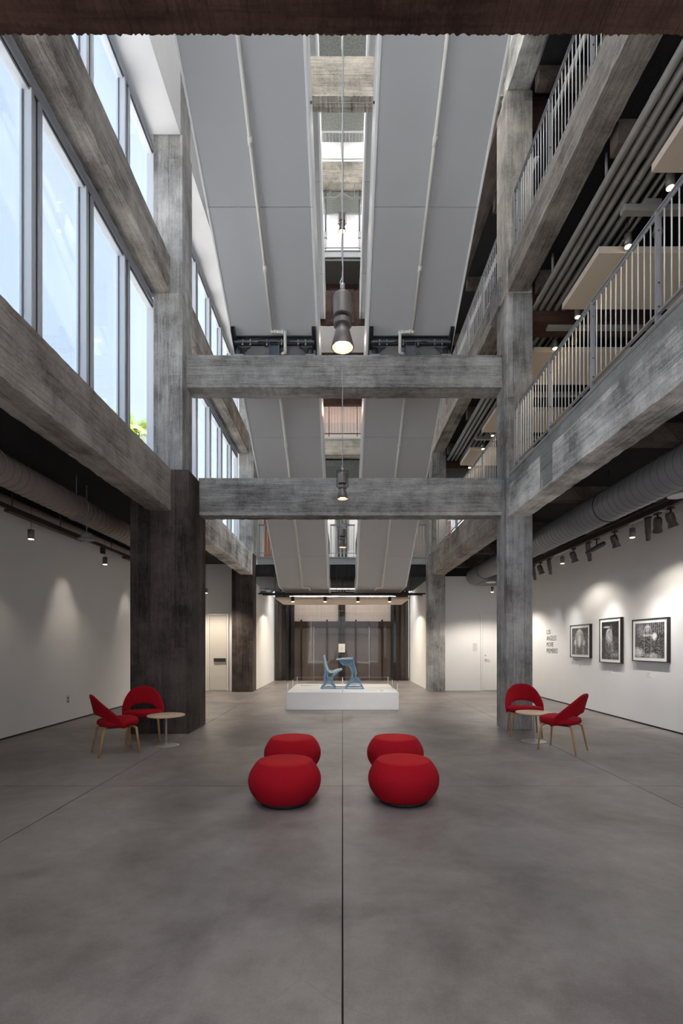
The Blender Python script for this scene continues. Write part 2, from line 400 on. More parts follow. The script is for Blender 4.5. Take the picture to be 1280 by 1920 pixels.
door('door_2', 4.47, 5.38, 15.5, 2.44, WALLP, 'white door with steel lever partly hidden by the right column')

# ceilings over the aisles
struct('ceiling_left', bx(XL-.3, -3.15, Y0, 15.7, 4.05, 4.3), BLACKC, 'black sprayed ceiling over the left aisle', 'ceiling')
struct('ceiling_right', bx(3.15, 8.2, Y0, 15.7, 4.05, 4.34), BLACKC, 'black ceiling under the lower gallery on the right', 'ceiling')
struct('ceiling_lift_lobby', bx(-3.3, 3.3, 16.0, 20.2, 3.72, 4.12), BLACKC, 'dark ceiling of the lift lobby under the grey bridge edge', 'ceiling')

# ---------------------------------------------------------------- columns
def column(x0, x1, y0, y1, z0, z1, mat, label, name='column', **kw):
    return struct(name, bx(x0, x1, y0, y1, z0, z1), mat, label, 'column', bevel=.012, **kw)
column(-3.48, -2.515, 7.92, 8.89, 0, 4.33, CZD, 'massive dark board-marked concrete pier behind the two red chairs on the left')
column(2.80, 3.25, 8.27, 8.80, 0, 7.48, CZ, 'grey concrete column behind the round table on the right')
column(2.80, 3.25, 8.27, 8.80, 7.48, 10.95, CZP, 'pale upper column beside the top gallery railing')
column(-3.236, -2.735, 8.27, 8.80, 4.33, 7.48, CZ, 'grey column standing on the dark pier between the tall windows')
column(-3.236, -2.735, 8.27, 8.80, 7.48, 10.18, CZ, 'upper left column under the white soffit box')
column(-3.236, -2.765, 8.27, 8.80, 10.18, 19.5, CZ, 'column end rising past the white soffit box')
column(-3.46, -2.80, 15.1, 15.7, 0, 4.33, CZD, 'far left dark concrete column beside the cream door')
column(-3.25, -2.79, 15.17, 15.7, 4.33, 10.18, CZ, 'far left upper column at the end of the windows')
column(2.70, 3.22, 15.17, 15.7, 0, 4.33, CZ, 'far right concrete column beside the white end wall')
column(2.80, 3.25, 15.17, 15.7, 4.33, 10.95, CZ, 'far right upper column beyond the galleries')
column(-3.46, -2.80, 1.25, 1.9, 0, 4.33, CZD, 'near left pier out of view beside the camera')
column(2.80, 3.25, 1.37, 1.9, 0, 10.95, CZ, 'near right column out of view beside the camera')
column(-3.236, -2.765, 1.37, 1.9, 4.33, 19.5, CZ, 'near left upper column out of view')

# ---------------------------------------------------------------- longitudinal beams
def beamY(x0, x1, y0, y1, z0, z1, mat, label, seg=24):
    """beam along Y with slightly chipped lower edges"""
    mb = MB(); n = seg; vs = []
    for i in range(n+1):
        y = y0+(y1-y0)*i/n
        def j(s=.006): return random.uniform(-s, s)
        vs += [(x0+j(), y, z0+j()), (x1+j(), y, z0+j()), (x1+j(.003), y, z1+j(.003)), (x0+j(.003), y, z1+j(.003))]
    fs = []
    for i in range(n):
        a = i*4; b = a+4
        for k in range(4): fs.append((a+k, a+(k+1) % 4, b+(k+1) % 4, b+k))
    fs += [(0, 1, 2, 3), (n*4+3, n*4+2, n*4+1, n*4)]
    mb.add(vs, fs)
    return struct('beam', mb, mat, label, 'beam')
beamY(-3.18, -2.81, 1.9, 8.0, 3.66, 4.33, CY, 'near lower long beam under the tall windows, left side', 60)
beamY(-3.18, -2.81, 8.88, 15.12, 3.66, 4.33, CYP, 'far lower long beam on the left, past the dark pier', 40)
bm_ = beamY(2.84, 3.20, 1.9, 8.27, 3.66, 4.18, CYP, 'near lower gallery edge beam, pale and patched, right side', 60)
bx(2.845, 3.20, 1.9, 8.27, 4.182, 4.37).build('top_course', CYG, bm_)
bx(2.836, 2.842, 6.55, 6.95, 3.69, 4.18).build('grey_patch', CYG, bm_)
beamY(2.84, 3.20, 8.80, 15.17, 3.66, 4.36, CY, 'far lower gallery edge beam beyond the right column', 40)
beamY(-3.27, -2.945, 1.9, 8.27, 7.48, 8.08, CY, 'near upper long beam crossing the tall windows', 60)
beamY(-3.27, -2.945, 8.80, 15.17, 7.48, 8.08, CY, 'far upper long beam crossing the windows past the left column', 30)
beamY(2.83, 3.17, 1.9, 8.27, 7.50, 8.02, CY, 'near upper gallery edge beam on the right', 60)
beamY(2.83, 3.17, 8.80, 15.17, 7.50, 8.02, CY, 'far upper gallery edge beam beyond the right column', 30)
beamY(2.83, 3.21, 1.9, 8.6, 10.95, 11.6, CYP, 'near top beam resting on the pale upper column', 50)
beamY(2.83, 3.21, 8.80, 15.17, 10.95, 11.6, CYB, 'far top beam beyond the pale upper column', 20)
for s_, yy in (('stub', 8.27),):
    struct('beam_stub', bx(2.765, 2.84, 8.56, 9.1, 7.46, 7.97), CZ, 'short concrete corbel on the inner face of the right column', 'beam', bevel=.01)

# cross beams
def beamX(x0, x1, y0, y1, z0, z1, mat, label, rough=.006, seg=90, low=None):
    mb = MB(); vs = []
    def j(s): return random.uniform(-s, s)
    lo = rough if low is None else low
    for i in range(seg+1):
        x = x0+(x1-x0)*i/seg
        vs += [(x, y0+j(lo*.5), z0+j(lo)), (x, y1+j(lo*.5), z0+j(lo)), (x, y1, z1+j(.003)), (x, y0, z1+j(.003))]
    fs = []
    for i in range(seg):
        a = i*4; b = a+4
        for k in range(4): fs.append((a+k, a+(k+1) % 4, b+(k+1) % 4, b+k))
    fs += [(0, 1, 2, 3), (seg*4+3, seg*4+2, seg*4+1, seg*4)]
    mb.add(vs, fs)
    return struct('cross_beam', mb, mat, label, 'beam')
beamX(-2.80, 2.84, 1.45, 1.80, 3.722, 4.39, CXB, 'shade-darkened brown rough cross beam overhead, nearest the camera', seg=700, low=.0045)  # shade on its underside put into the darkened concrete colour
beamX(-2.53, 2.82, 8.50, 8.80, 3.737, 4.39, CX, 'lower grey cross beam between the dark pier and right column')
beamX(-2.75, 2.82, 8.50, 8.88, 5.985, 6.55, CX, 'middle grey cross beam carrying the black escalator brackets')
beamX(-2.75, 2.84, 8.50, 8.76, 11.10, 11.80, CXP, 'high pale cross beam between the white escalators', rough=.008, seg=160)
beamX(-2.80, 2.84, 15.40, 15.75, 7.52, 8.0, CXP, 'pale cross beam under the distant pink-lit landing')
beamX(-2.80, 2.84, 16.2, 16.5, 16.95, 17.65, CXP, 'highest pale cross beam under the topmost railing')
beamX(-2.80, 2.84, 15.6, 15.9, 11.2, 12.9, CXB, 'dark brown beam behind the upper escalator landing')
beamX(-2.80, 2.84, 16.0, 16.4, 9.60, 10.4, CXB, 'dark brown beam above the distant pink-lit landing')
# outward beams of the galleries and aisles
for zz, n, mat in ((10.30, 'top', CXB), (7.02, 'upper', CXB)):
    for r in (1.4, 8.3, 15.2):
        struct('gallery_beam', bx(3.2, 8.0, r+.03, r+.45, zz, zz+.6), mat, {1.4: 'near ', 8.3: 'middle ', 15.2: 'far '}[r]+'brown beam running outwards under the '+n+' gallery slab', 'beam')
jt = thing('ceiling_joists', 'dark joists across the gallery ceilings on the right', 'joists', (5, 8, 7.3), kind='structure')
for yk in [1.2+2.27*k for k in range(-1, 7)]:
    if min(abs(yk-r) for r in (1.6, 8.5, 15.4)) < .45: continue
    bx(3.22, 8.0, yk-.09, yk+.09, 7.32, 7.6).build('joist', CYB, jt)
    bx(3.22, 8.0, yk-.09, yk+.09, 3.83, 4.06).build('joist', CYB, jt)
    bx(3.22, 8.0, yk-.09, yk+.09, 10.7, 10.95).build('joist', CYB, jt)
# gallery slabs and walls
struct('gallery_floor_lower', bx(3.2, 8.0, Y0, 20.2, 4.34, 4.37), GREYC, 'concrete floor of the lower right gallery', 'floor')
struct('gallery_slab_upper', bx(3.175, 8.0, Y0, 20.2, 7.6, 8.0), BLACKC, 'black underside of the upper right gallery', 'ceiling')
struct('gallery_slab_top', bx(3.21, 8.0, Y0, 20.2, 10.95, 11.3), BLACKC, 'black ceiling over the upper right gallery', 'ceiling')
struct('wall_gallery_lower', bx(8.0, 8.2, Y0, 20.2, 4.3, 7.6), plain('gallery_brown_wall', (.10, .075, .06), .9), 'dark brown back wall of the lower right gallery', 'wall')
struct('wall_gallery_upper', bx(8.0, 8.2, Y0, 20.2, 7.9, 11.3), BLACKC, 'black back wall of the upper right gallery', 'wall')
struct('wall_right_high', bx(3.2, 3.4, Y0, 20.2, 11.6, 19.8), WALLP, 'high white wall over the galleries', 'wall')
# left upper wall + soffit box
for i, (a, b_) in enumerate(((Y0, 8.27), (8.8, 15.17))):
    struct('soffit_box', bx(-3.47, -2.77, a, b_, 10.18, 14), WHITE,
           ('near ', 'far ')[i]+'white boxed soffit over the upper windows', 'soffit', bevel=.004)
struct('soffit_infill', bx(-3.47, -3.236, 8.272, 8.798, 10.18, 14), WHITE, 'white infill beside the left column head', 'soffit')
struct('wall_left_high', bx(-3.5, -3.3, Y0, 20.2, 14, 19.8), WALLP, 'high white wall above the soffit box', 'wall')
# roof with unseen opal rooflight added for light over y -5.5 .. 11.5
rf = thing('roof', 'grey stucco roof slab high above the escalators', 'roof', (0, 15, 19.5), kind='structure')
MB().box(-3.5, 3.4, 11.6, 20.2, 19.5, 19.8).box(-3.5, -2.7, Y0, 11.6, 19.5, 19.8).box(2.7, 3.4, Y0, 11.6, 19.5, 19.8).build('roof_slab', GREYC, rf)
for yk in range(7):
    bx(-2.7, 2.7, Y0+.1+yk*2.8, Y0+.2+yk*2.8, 19.55, 19.75).build('added_rooflight_bar', ALU, rf)
bx(-2.7, 2.7, Y0, 11.6, 19.66, 19.68).build('added_rooflight_glass', OPAL, rf)
# wall behind the camera: unseen glazed entrance added for daylight
en = thing('window_5', 'unseen tall glazed entrance screen, added behind the camera for daylight', 'window', (0, Y0, 0), kind='structure')
bx(-2.8, XR, Y0-.03, Y0-.01, 0, 8.5).build('pane', GLASS, en)
for k in range(7): bx(-2.8+k*1.32, -2.72+k*1.32, Y0-.1, Y0, 0, 8.5).build('mullion', ALU, en)
for zz in (0, 2.4, 4.2, 8.42): bx(-2.8, XR, Y0-.1, Y0, zz, zz+.08).build('transom', ALU, en)
struct('wall_back_left', bx(XL, -2.8, Y0-.2, Y0, 0, 8.5), WALLP, 'unseen plain wall behind the camera keeping entrance light off the left aisle', 'wall')  # unseen wall, narrows the entrance so the left aisle stays dim
struct('wall_back_high', bx(-3.5, 8, Y0-.2, Y0, 8.5, 19.8), WALLP, 'white wall above the entrance behind the camera', 'wall')
struct('wall_far_high', bx(-3.5, 3.4, 20.2, 20.4, 4.1, 19.8), WALLP, 'far end wall behind the lift landings', 'wall')
struct('wall_left_end', bx(-3.5, -3.3, 15.75, 20.2, 4.33, 14), WALLP, 'white left wall beyond the last window', 'wall')

# ---------------------------------------------------------------- windows
def window(name, ya, yb, za, zb, ms, label):
    w = thing(name, label, 'window', (-3.38, (ya+yb)/2, za), kind='structure')
    xi, xo = -3.30, -3.43
    for (z, h) in ((za, .11), (zb-.13, .13)):
        f = MB().box(xo, xi-.03, ya, yb, z, z+h).build('head_frame' if z > za else 'sill_frame', ALU, w, bevel=.004)
        MB().box(xi-.03, xi, ya, yb, z+(.05 if z > za else 0), z+h-(0 if z > za else .05)).build('frame_lip', ALU, f)
        MB().box(xi-.032, xi-.024, ya, yb, z+(.03 if z > za else h-.045), z+(.045 if z > za else h-.03)).build('gasket', ALUD, f)
    edges = [ya]+[m for m in ms if ya < m < yb]+[yb]
    for m in ms:
        if not ya+.02 < m < yb-.02: continue
        mu = MB().box(xo, xi, m-.095, m-.045, za+.1, zb-.1).box(xo+.02, xi-.03, m-.045, m+.045, za+.1, zb-.1).box(xo, xi, m+.045, m+.095, za+.1, zb-.1).build('mullion', ALU, w, bevel=.003)
        MB().box(xi-.034, xi-.026, m-.045, m-.028, za+.1, zb-.1).box(xi-.034, xi-.026, m+.028, m+.045, za+.1, zb-.1).box(xo+.03, xo+.045, m-.105, m-.095, za+.1, zb-.1).build('gasket', ALUD, mu)
    for q in (ya, yb-.06): bx(xo, xi, q, q+.06, za+.1, zb-.1).build('jamb', ALU, w)
    for a, b_ in zip(edges, edges[1:]):
        bx(-3.39, -3.375, a+.05, b_-.05, za+.1, zb-.12).build('pane', GLASS, w)
m1 = [8.53-1.1*k for k in range(1, 13)]; m2 = [8.7+1.13*k for k in range(1, 6)]
window('window_1', Y0, 8.53, 4.33, 7.48, m1, 'tall lower windows of the near bay, palm crown at their foot')
window('window_2', Y0, 8.53, 7.96, 10.18, m1, 'upper strip windows of the near bay under the white soffit')
window('window_3', 8.53, 15.3, 4.33, 7.48, m2, 'lower windows of the far bay beyond the left column')
window('window_4', 8.53, 15.3, 7.96, 10.18, m2, 'upper strip windows of the far bay beyond the left column')
for a, b_ in ((Y0, 8.4), (8.6, 15.3)):
    struct('trim_1' if a < 0 else 'trim_2', bx(-3.45, -3.27, a, b_, 7.5, 8.02), ALU, ('near' if a < 0 else 'far')+' metal spandrel strip behind the upper long beam', 'trim')
    struct('trim_3' if a < 0 else 'trim_4', bx(-3.45, -3.16, a, b_, 4.1, 4.34), CY, ('near' if a < 0 else 'far')+' concrete kerb under the tall windows', 'trim')

# ---------------------------------------------------------------- palms outside
def palm(x, y, ztop, R, label):
    p = thing('palm_tree', label, 'palm', (x, y, -.1))
    MB().tube([(x, y, -.1), (x+.1, y, ztop*.5), (x, y, ztop)], [.22, .17, .14], 10).build('trunk', PALMT, p)
    rnd = random.Random(int(x*10))
    for i in range(26):
        a = i*2.399; up = rnd.uniform(-.2, 1.15); L_ = R*rnd.uniform(.8, 1.1)
        mb = MB(); pts = []
        d = Vector((math.cos(a), math.sin(a), 0)); z = 0; q = Vector((x, y, ztop)); ang = up
        for k in range(7):
            pts.append(q.copy()); q = q + (d*math.cos(ang)+Vector((0, 0, 1))*math.sin(ang))*L_/7; ang -= .2
        side = Vector((-d.y, d.x, 0))
        for k in range(1, 7):
            for t in range(3):
                b0 = pts[k-1].lerp(pts[k], t/3); fw = (pts[k]-pts[k-1]).normalized()
                for sgn in (-1, 1):
                    l = R*.36*(1-abs(k-3.5)/5.5)
                    tip = b0 + side*sgn*l*.75 + fw*l*.6 - Vector((0, 0, .12*l))
                    mb.add([b0-fw*.02, b0+fw*.035, tip], [(0, 1, 2)])
        mb.tube(pts, [.02]*6+[.006], 4)
        mb.build('frond', PALM, p)
palm(-6.95, 16.2, 8.6, 1.3, 'bright green palm crown outside the nearest tall window')
palm(-7.7, 22.5, 9.3, 1.1, 'second palm crown seen low through the far bay windows')

# ---------------------------------------------------------------- escalators
def escalator(sx, label, lo, hi, zlo, zkink_y, ztop_y, end_y, seams, name='escalator', flat_top=2.2, pipe=True):
    """sx=-1/+1 side; underside runs from (zkink_y, zlo) rising toward camera to ztop_y"""
    es = thing(name, label, 'escalator', (sx*1.195, zkink_y, zlo), group=None)
    T = .577
    def zz(y): return zlo + T*(zkink_y-y)
    xa, xb = lo, hi
    # underside panels
    ys_ = sorted([s for s in seams if ztop_y < s < zkink_y]+[ztop_y, zkink_y])
    for a, b_ in zip(ys_, ys_[1:]):
        a2, b2 = a+.005, b_-.005
        MB().prism([(a2, zz(a2)), (b2, zz(b2)), (b2, zz(b2)+.03), (a2, zz(a2)+.03)], 'x', sx*(xa+.015), sx*(xb-.012)).build('underside_panel', ESC, es)
    MB().box(sx*(xa+.015), sx*(xb-.012), zkink_y+.004, end_y, zlo, zlo+.03).build('landing_panel', ESC, es)
    ht = zz(ztop_y)
    MB().box(sx*(xa+.015), sx*(xb-.012), ztop_y-flat_top, ztop_y, ht, ht+.03).build('landing_panel', ESC, es)
    # dark core
    prof = [(ztop_y-flat_top+.02, ht+.04), (ztop_y, ht+.04), (zkink_y, zlo+.04), (end_y-.02, zlo+.04), (end_y-.02, zlo+.8), (zkink_y-.2, zlo+.8), (ztop_y-.2, ht+.9), (ztop_y-flat_top+.02, ht+.9)]
    MB().prism(prof, 'x', sx*(xa+.05), sx*(xb-.05)).build('truss_core', STEELD, es)
    # side skirts with seams (inner side has a rounded bright trim)
    def skirt(x0, x1, nm, mat):
        segs = [ztop_y-flat_top]+ys_+[end_y]
        for a, b_ in zip(segs, segs[1:]):
            def z_(y): return ht if y < ztop_y else (zlo if y > zkink_y else zz(y))
            a2, b2 = a+.004, b_-.004
            MB().prism([(a2, z_(a2)-.012), (b2, z_(b2)-.012), (b2, z_(b2)+1.0), (a2, z_(a2)+1.0)], 'x', x0, x1).build(nm, mat, es, bevel=.008)
    skirt(sx*(xa-.012), sx*(xa+.03), 'inner_skirt', ESCT)
    skirt(sx*(xb-.03), sx*(xb+.004), 'outer_skirt', ESCT)
    # balustrade glass and handrails
    for x in (xa+.06, xb-.06):
        pr = [(ztop_y-flat_top+.2, ht+1.0), (ztop_y-.2, ht+1.0), (zkink_y-.2, zlo+1.0), (end_y-.2, zlo+1.0), (end_y-.2, zlo+1.75), (zkink_y-.2, zlo+1.75), (ztop_y-.2, ht+1.75), (ztop_y-flat_top+.2, ht+1.75)]
        MB().prism(pr, 'x', sx*(x-.006), sx*(x+.006)).build('balustrade_glass', GLASS, es)
        MB().tube([(sx*x, ztop_y-flat_top+.1, ht+1.4), (sx*x, ztop_y-flat_top+.2, ht+1.78), (sx*x, ztop_y-.2, ht+1.78), (sx*x, zkink_y-.2, zlo+1.78), (sx*x, end_y-.2, zlo+1.78), (sx*x, end_y-.1, zlo+1.4)], .035, 8).build('handrail', BLK, es)
    n = int((zkink_y-ztop_y)/.35)
    st = MB()
    for k in range(n):
        y = zkink_y-.2-k*(zkink_y-ztop_y)/n; st.box(sx*(xa+.12), sx*(xb-.12), y-.36, y, zz(y)+.86, zz(y)+1.08)
    o = st.build('steps', STEELB, es)
    if pipe:
        px = sx*1.215
        ky = 8.40; off = .05
        pts = [(px, ztop_y, zz(ztop_y)-off), (px, ky, zz(ky)-off)]
        p = MB().tube(pts, .026, 10)
        px2 = sx*1.0
        p.tube([(px, ky, zz(ky)-off), (px2, ky+.02, zz(ky)-off-.01)], .026, 10)
        p.tube([(px2, ky+.02, zz(ky)-off), (px2, ky+.05, zz(ky)-off-.34)], .026, 10)
        p.tube([(px2, ky+.05, zz(ky)-off-.33), (px, ky+.4, zz(ky+.4)-off)], .026, 10)
        p.tube([(px, ky+.4, zz(ky+.4)-off), (px, zkink_y-.02, zlo-off+.01)], .026, 10)
        p.tube([(px, zkink_y-.02, zlo-off), (sx*1.04, zkink_y+.02, zlo-off)], .024, 10)
        p.tube([(sx*1.04, zkink_y+.02, zlo-off), (sx*1.04, zkink_y+.82, zlo-off)], .024, 10)
        p.build('sprinkler_pipe', PIPEW, es)
        for y in (4.9, 6.36, 7.6, 10.4, 11.9, 13.4, 14.3):
            MB().tube([(px, y-.04, zz(y-.04)-off), (px, y+.04, zz(y+.04)-off)], .034, 10).build('pipe_coupling', PIPEW, es)
        for (x, y, z) in ((px, ky, zz(ky)-off), (px2, ky+.02, zz(ky)-off-.01)):
            MB().lathe([(.0, -.036), (.03, -.025), (.036, 0), (.03, .025), (0, .036)], 12, (x, y, z)).build('pipe_elbow', PIPEW, es)
        for f in (.2, .8):
            xx = px+(px2-px)*f; MB().tube([(xx-.015, ky+.01, zz(ky)-off), (xx+.015, ky+.01, zz(ky)-off)], .035, 10).build('pipe_coupling', PIPEW, es)
        for y in (5.9, 7.9, 10.9, 12.9):
            MB().box(px-.02, px+.02, y-.012, y+.012, zz(y)-off, zz(y)+.01).build('pipe_bracket', RAIL, es)
        for yy in (9.9,):
            pass
    return es
SE = [3.68, 6.98, 10.28, 13.6]
escalator(-1, 'long white-clad escalator descending on the left of the lamp cable', .43, 1.96, 3.26, 14.8, 3.8, 17.2, SE)
escalator(1, 'long white-clad escalator descending on the right of the lamp cable', .43, 1.96, 3.26, 14.8, 3.8, 17.2, SE)
SE2 = [5.2, 8.5, 11.3, 12.9]
escalator(-1, 'higher escalator, its inner underside seen beside the gap on the left', .50, 1.96, 10.9, 13.7, 4.2, 14.0, SE2, pipe=False)
escalator(1, 'higher escalator, its inner underside seen beside the gap on the right', .50, 1.96, 10.9, 13.7, 4.2, 14.0, SE2, pipe=False)

# support brackets on the middle beam
def bracket(sx, label):
    b = thing('escalator_bracket', label, 'bracket', (sx*1.2, 8.69, 6.55), group='escalator support brackets')
    cx = sx*1.2; y = 8.66; T = .577
    def zz(yy): return 3.26+T*(14.8-yy)
    zc = zz(8.50)
    # main channel across
    MB().box(cx-.66, cx+.66, 8.53, 8.545, zc-.15, zc-.04).box(cx-.66, cx+.66, 8.49, 8.55, zc-.155, zc-.145).box(cx-.66, cx+.66, 8.48, 8.54, zc-.03, zc-.015).build('channel', STEELD, b)
    MB().box(cx-.70, cx+.70, 8.50, 8.52, zc-.10, zc-.085).box(cx-.70, cx-.28, 8.49, 8.56, zc-.125, zc-.10).box(cx+.28, cx+.70, 8.49, 8.56, zc-.125, zc-.10).build('flange', STEELB, b)
    for s2 in (-1, 1):
        xx = cx+s2*.70
        pr = [(8.36, zz(8.36)-.01), (8.70, zz(8.70)-.01), (8.70, zz(8.70)-.12), (8.36, zz(8.36)-.08)]
        MB().prism(pr, 'x', xx-.035, xx-.022).prism(pr, 'x', xx+.022, xx+.035).prism([(8.36, zz(8.36)-.01), (8.70, zz(8.70)-.01), (8.70, zz(8.70)-.02), (8.36, zz(8.36)-.02)], 'x', xx-.035, xx+.035).build('side_arm', STEELD, b)
        xf = cx+s2*.63
        MB().lathe([(.05, 0), (.05, .12)], 14, (xf, 8.6, 6.60)).build('jack', STEELD, b)
        MB().lathe([(.045, 0), (.048, .012), (.04, .03), (.02, .038)], 14, (xf, 8.585, 6.575)).build('bearing', CHROME, b)
        MB().box(xf-.085, xf+.085, 8.51, 8.66, 6.55, 6.578).build('foot_plate', STEELG, b, bevel=.003)
        MB().prism([(xf-s2*.05, 6.60), (xf-s2*.05, 6.72), (xf-s2*.20, 6.74), (xf-s2*.14, 6.70)], 'y', 8.58, 8.60).build('gusset', STEELD, b)
    MB().box(cx-.09, cx-.075, 8.50, 8.66, 6.55, zc-.09).box(cx+.075, cx+.09, 8.50, 8.66, 6.55, zc-.09).box(cx-.09, cx+.09, 8.53, 8.545, 6.55, zc-.09).box(cx-.19, cx+.19, 8.49, 8.66, zc-.115, zc-.09).build('centre_post', STEELB, b)
    for q in (-1, 1): MB().prism([(cx+q*.09, 6.55), (cx+q*.21, 6.55), (cx+q*.15, 6.66)], 'y', 8.54, 8.555).build('gusset', STEELB, b)
    for xo in (-.55, -.42, -.13, .13, .42, .55):
        MB().lathe([(.016, 0), (.016, .05), (.010, .06)], 8, (cx+xo, 8.51, zc-.165)).lathe([(.014, 0), (.014, .02)], 8, (cx+xo, 8.51, zc-.085)).build('bolt', CHROME, b)
bracket(-1, 'black steel bracket holding up the left escalator on the middle beam')
bracket(1, 'black steel bracket holding up the right escalator on the middle beam')

# ---------------------------------------------------------------- railings
def railing(label, axis, fixed, a, b_, z0, posts, h=1.09, pitch=.097, mat=RAIL, bmat=BAL, end=None, fascia=True, lean=0):
    """railing along axis 'y' (fixed=x) or 'x' (fixed=y)"""
    c = (a+b_)/2
    r = thing('railing', label, 'railing', (fixed, c, z0) if axis == 'y' else (c, fixed, z0))
    def B(u0, u1, w0, w1, zz0, zz1, mb=None):
        mb = mb or MB()
        return mb.box(fixed+w0, fixed+w1, u0, u1, zz0, zz1) if axis == 'y' else mb.box(u0, u1, fixed+w0, fixed+w1, zz0, zz1)
    B(a, b_, -.022, .022, z0+h-.012, z0+h).build('top_rail', mat, r)
    B(a, b_, -.006, .006, z0+h-.05, z0+h-.012).build('top_rail_web', mat, r)
    B(a, b_, -.018, .018, z0+.13, z0+.145).build('bottom_rail', mat, r)
    if fascia: B(a, b_, -.07, .03, z0-.005, z0+.012).build('edge_angle', mat, r)
    for p in posts:
        mb = MB(); B(p-.007, p+.007, -.028, .028, z0, z0+h-.012, mb); B(p-.016, p-.007, -.034, -.026, z0, z0+h-.012, mb)
        po = mb.build('post', mat, r)
        for zb in (z0+.2, z0+.42, z0+h*.83):
            m2_ = MB()
            if axis == 'y': m2_.tube([(fixed-.0, p-.014, zb), (fixed-.0, p-.006, zb)], .009, 8)
            else: m2_.tube([(p, fixed-.04, zb), (p, fixed-.028, zb)], .009, 8)
            m2_.build('bolt', CHROME, po)
    # balusters share one mesh
    n = int((b_-a)/pitch); first = None
    for k in range(1, n):
        u = a+k*(b_-a)/n
        if any(abs(u-p) < .035 for p in posts): continue
        if first is None:
            mb = MB()
            q = (fixed, u, z0+.14) if axis == 'y' else (u, fixed, z0+.14)
            mb.tube([(q[0], q[1], q[2]), (q[0], q[1], z0+h-.05)], .0065, 6)
            first = mb.build('baluster', bmat, r); u0 = u
        else:
            o = first.copy(); COL.objects.link(o); o.parent = r
            o.location = (0, u-u0, 0) if axis == 'y' else (u-u0, 0, 0)
    return r
P1 = [8.17, 7.98-.0, 6.81, 5.65, 4.48, 3.32, 2.15]
railing('pale steel railing of the lower gallery in the near bay, right side', 'y', 2.92, 1.95, 8.2, 4.38, P1)
railing('steel railing of the upper gallery in the near bay, top right', 'y', 2.92, 1.95, 8.2, 8.03, P1, h=1.11)
P2 = [8.9+1.165*k for k in range(6)]
railing('steel railing of the lower gallery past the right column', 'y', 2.92, 8.85, 15.1, 4.38, P2)
railing('steel railing of the upper gallery past the right column', 'y', 2.92, 8.85, 15.1, 8.03, P2, h=1.11)

# ---------------------------------------------------------------- landings and bridges (between the escalators, far end)
def bridge(z, y, label, zu=.2, back=18.5, mat=STEELG):
    b = thing('bridge_landing', label, 'landing', (0, y, z-zu), kind='structure')
    MB().box(-2.8, 2.8, y, y+.04, z-zu, z).box(-2.8, 2.8, y-.03, y, z-.03, z-.0).build('edge_channel', mat, b)
    MB().box(-2.8, 2.8, y+.05, back, z-.06, z-.01).build('deck', GREYC, b)
    return b
bridge(4.36, 15.95, 'grey steel edge of the bridge behind the escalator feet', zu=.24, back=20.2)
railing('short bridge railing between the escalator feet, behind the lowest lamp', 'x', 16.0, -.41, .41, 4.36, [-.38, .38], fascia=False)
railing('short bridge railing left of the left escalator foot', 'x', 16.0, -2.78, -1.99, 4.36, [-2.75, -2.03], fascia=False)
railing('short bridge railing right of the right escalator foot', 'x', 16.0, 1.99, 2.78, 4.36, [2.03, 2.75], fascia=False)
bridge(8.06, 15.36, 'white-edged landing with the pink-lit ceiling above', zu=.06, back=18.5, mat=WHITE)
railing('landing railing under the pink-lit ceiling', 'x', 15.42, -2.78, 2.78, 8.06, [-2.75, -1.4, -.43, .47, 1.4, 2.75], h=1.05, pitch=.1, mat=BROWN, bmat=RAIL, fascia=False)
bridge(14.75, 16.3, 'grey-edged high landing behind the topmost small lamp', zu=.22, back=17.4)
railing('high landing railing behind the topmost small lamp', 'x', 16.35, -2.78, 2.78, 14.75, [-2.75, -1.4, -.57, .57, 1.4, 2.75], h=1.3, pitch=.13, mat=RAIL, bmat=BAL, fascia=False)
bridge(17.75, 16.3, 'white-edged topmost landing under the roof', zu=.12, back=17.3, mat=WHITE)
railing('topmost landing railing under the roof', 'x', 16.35, -2.78, 2.78, 17.75, [-2.75, -1.4, 0, 1.4, 2.75], h=1.07, pitch=.11, mat=BAL, bmat=BAL, fascia=False)
struct('wall_landing_high', MB().box(-3.3, 3.2, 17.35, 17.5, 14.8, 19.5), WALLP, 'bright white wall behind the two highest railings', 'wall')
struct('ceiling_high_landing', bx(-3.3, 3.2, 16.5, 17.35, 16.9, 17.6), GREYC, 'grey ceiling over the high landing', 'ceiling')
struct('soffit_high_landing', bx(-3.3, 3.2, 16.36, 17.4, 14.45, 14.6), plain('grey_soffit', (.2, .2, .19), .8), 'smooth grey underside of the high landing', 'soffit')
struct('wall_behind_high_beam', bx(-3.3, 3.2, 17.4, 17.6, 10.4, 14.6), CXB, 'dark brown wall under the high landing', 'wall')
struct('ceiling_landing_pink', bx(-2.8, 3.2, 16.45, 18.5, 9.95, 10.05), plain('warm_white_ceiling', (.85, .72, .66), .8), 'warm white ceiling over the distant landing', 'ceiling')
struct('wall_landing_mid', bx(-3.3, 3.2, 18.5, 18.7, 7.9, 10.1), WALLP, 'white back wall of the distant landing', 'wall')
struct('ceiling_under_landing', bx(-3.3, 3.2, 15.8, 20.2, 7.3, 7.5), GREYC, 'dark grey ceiling under the distant landing', 'ceiling')
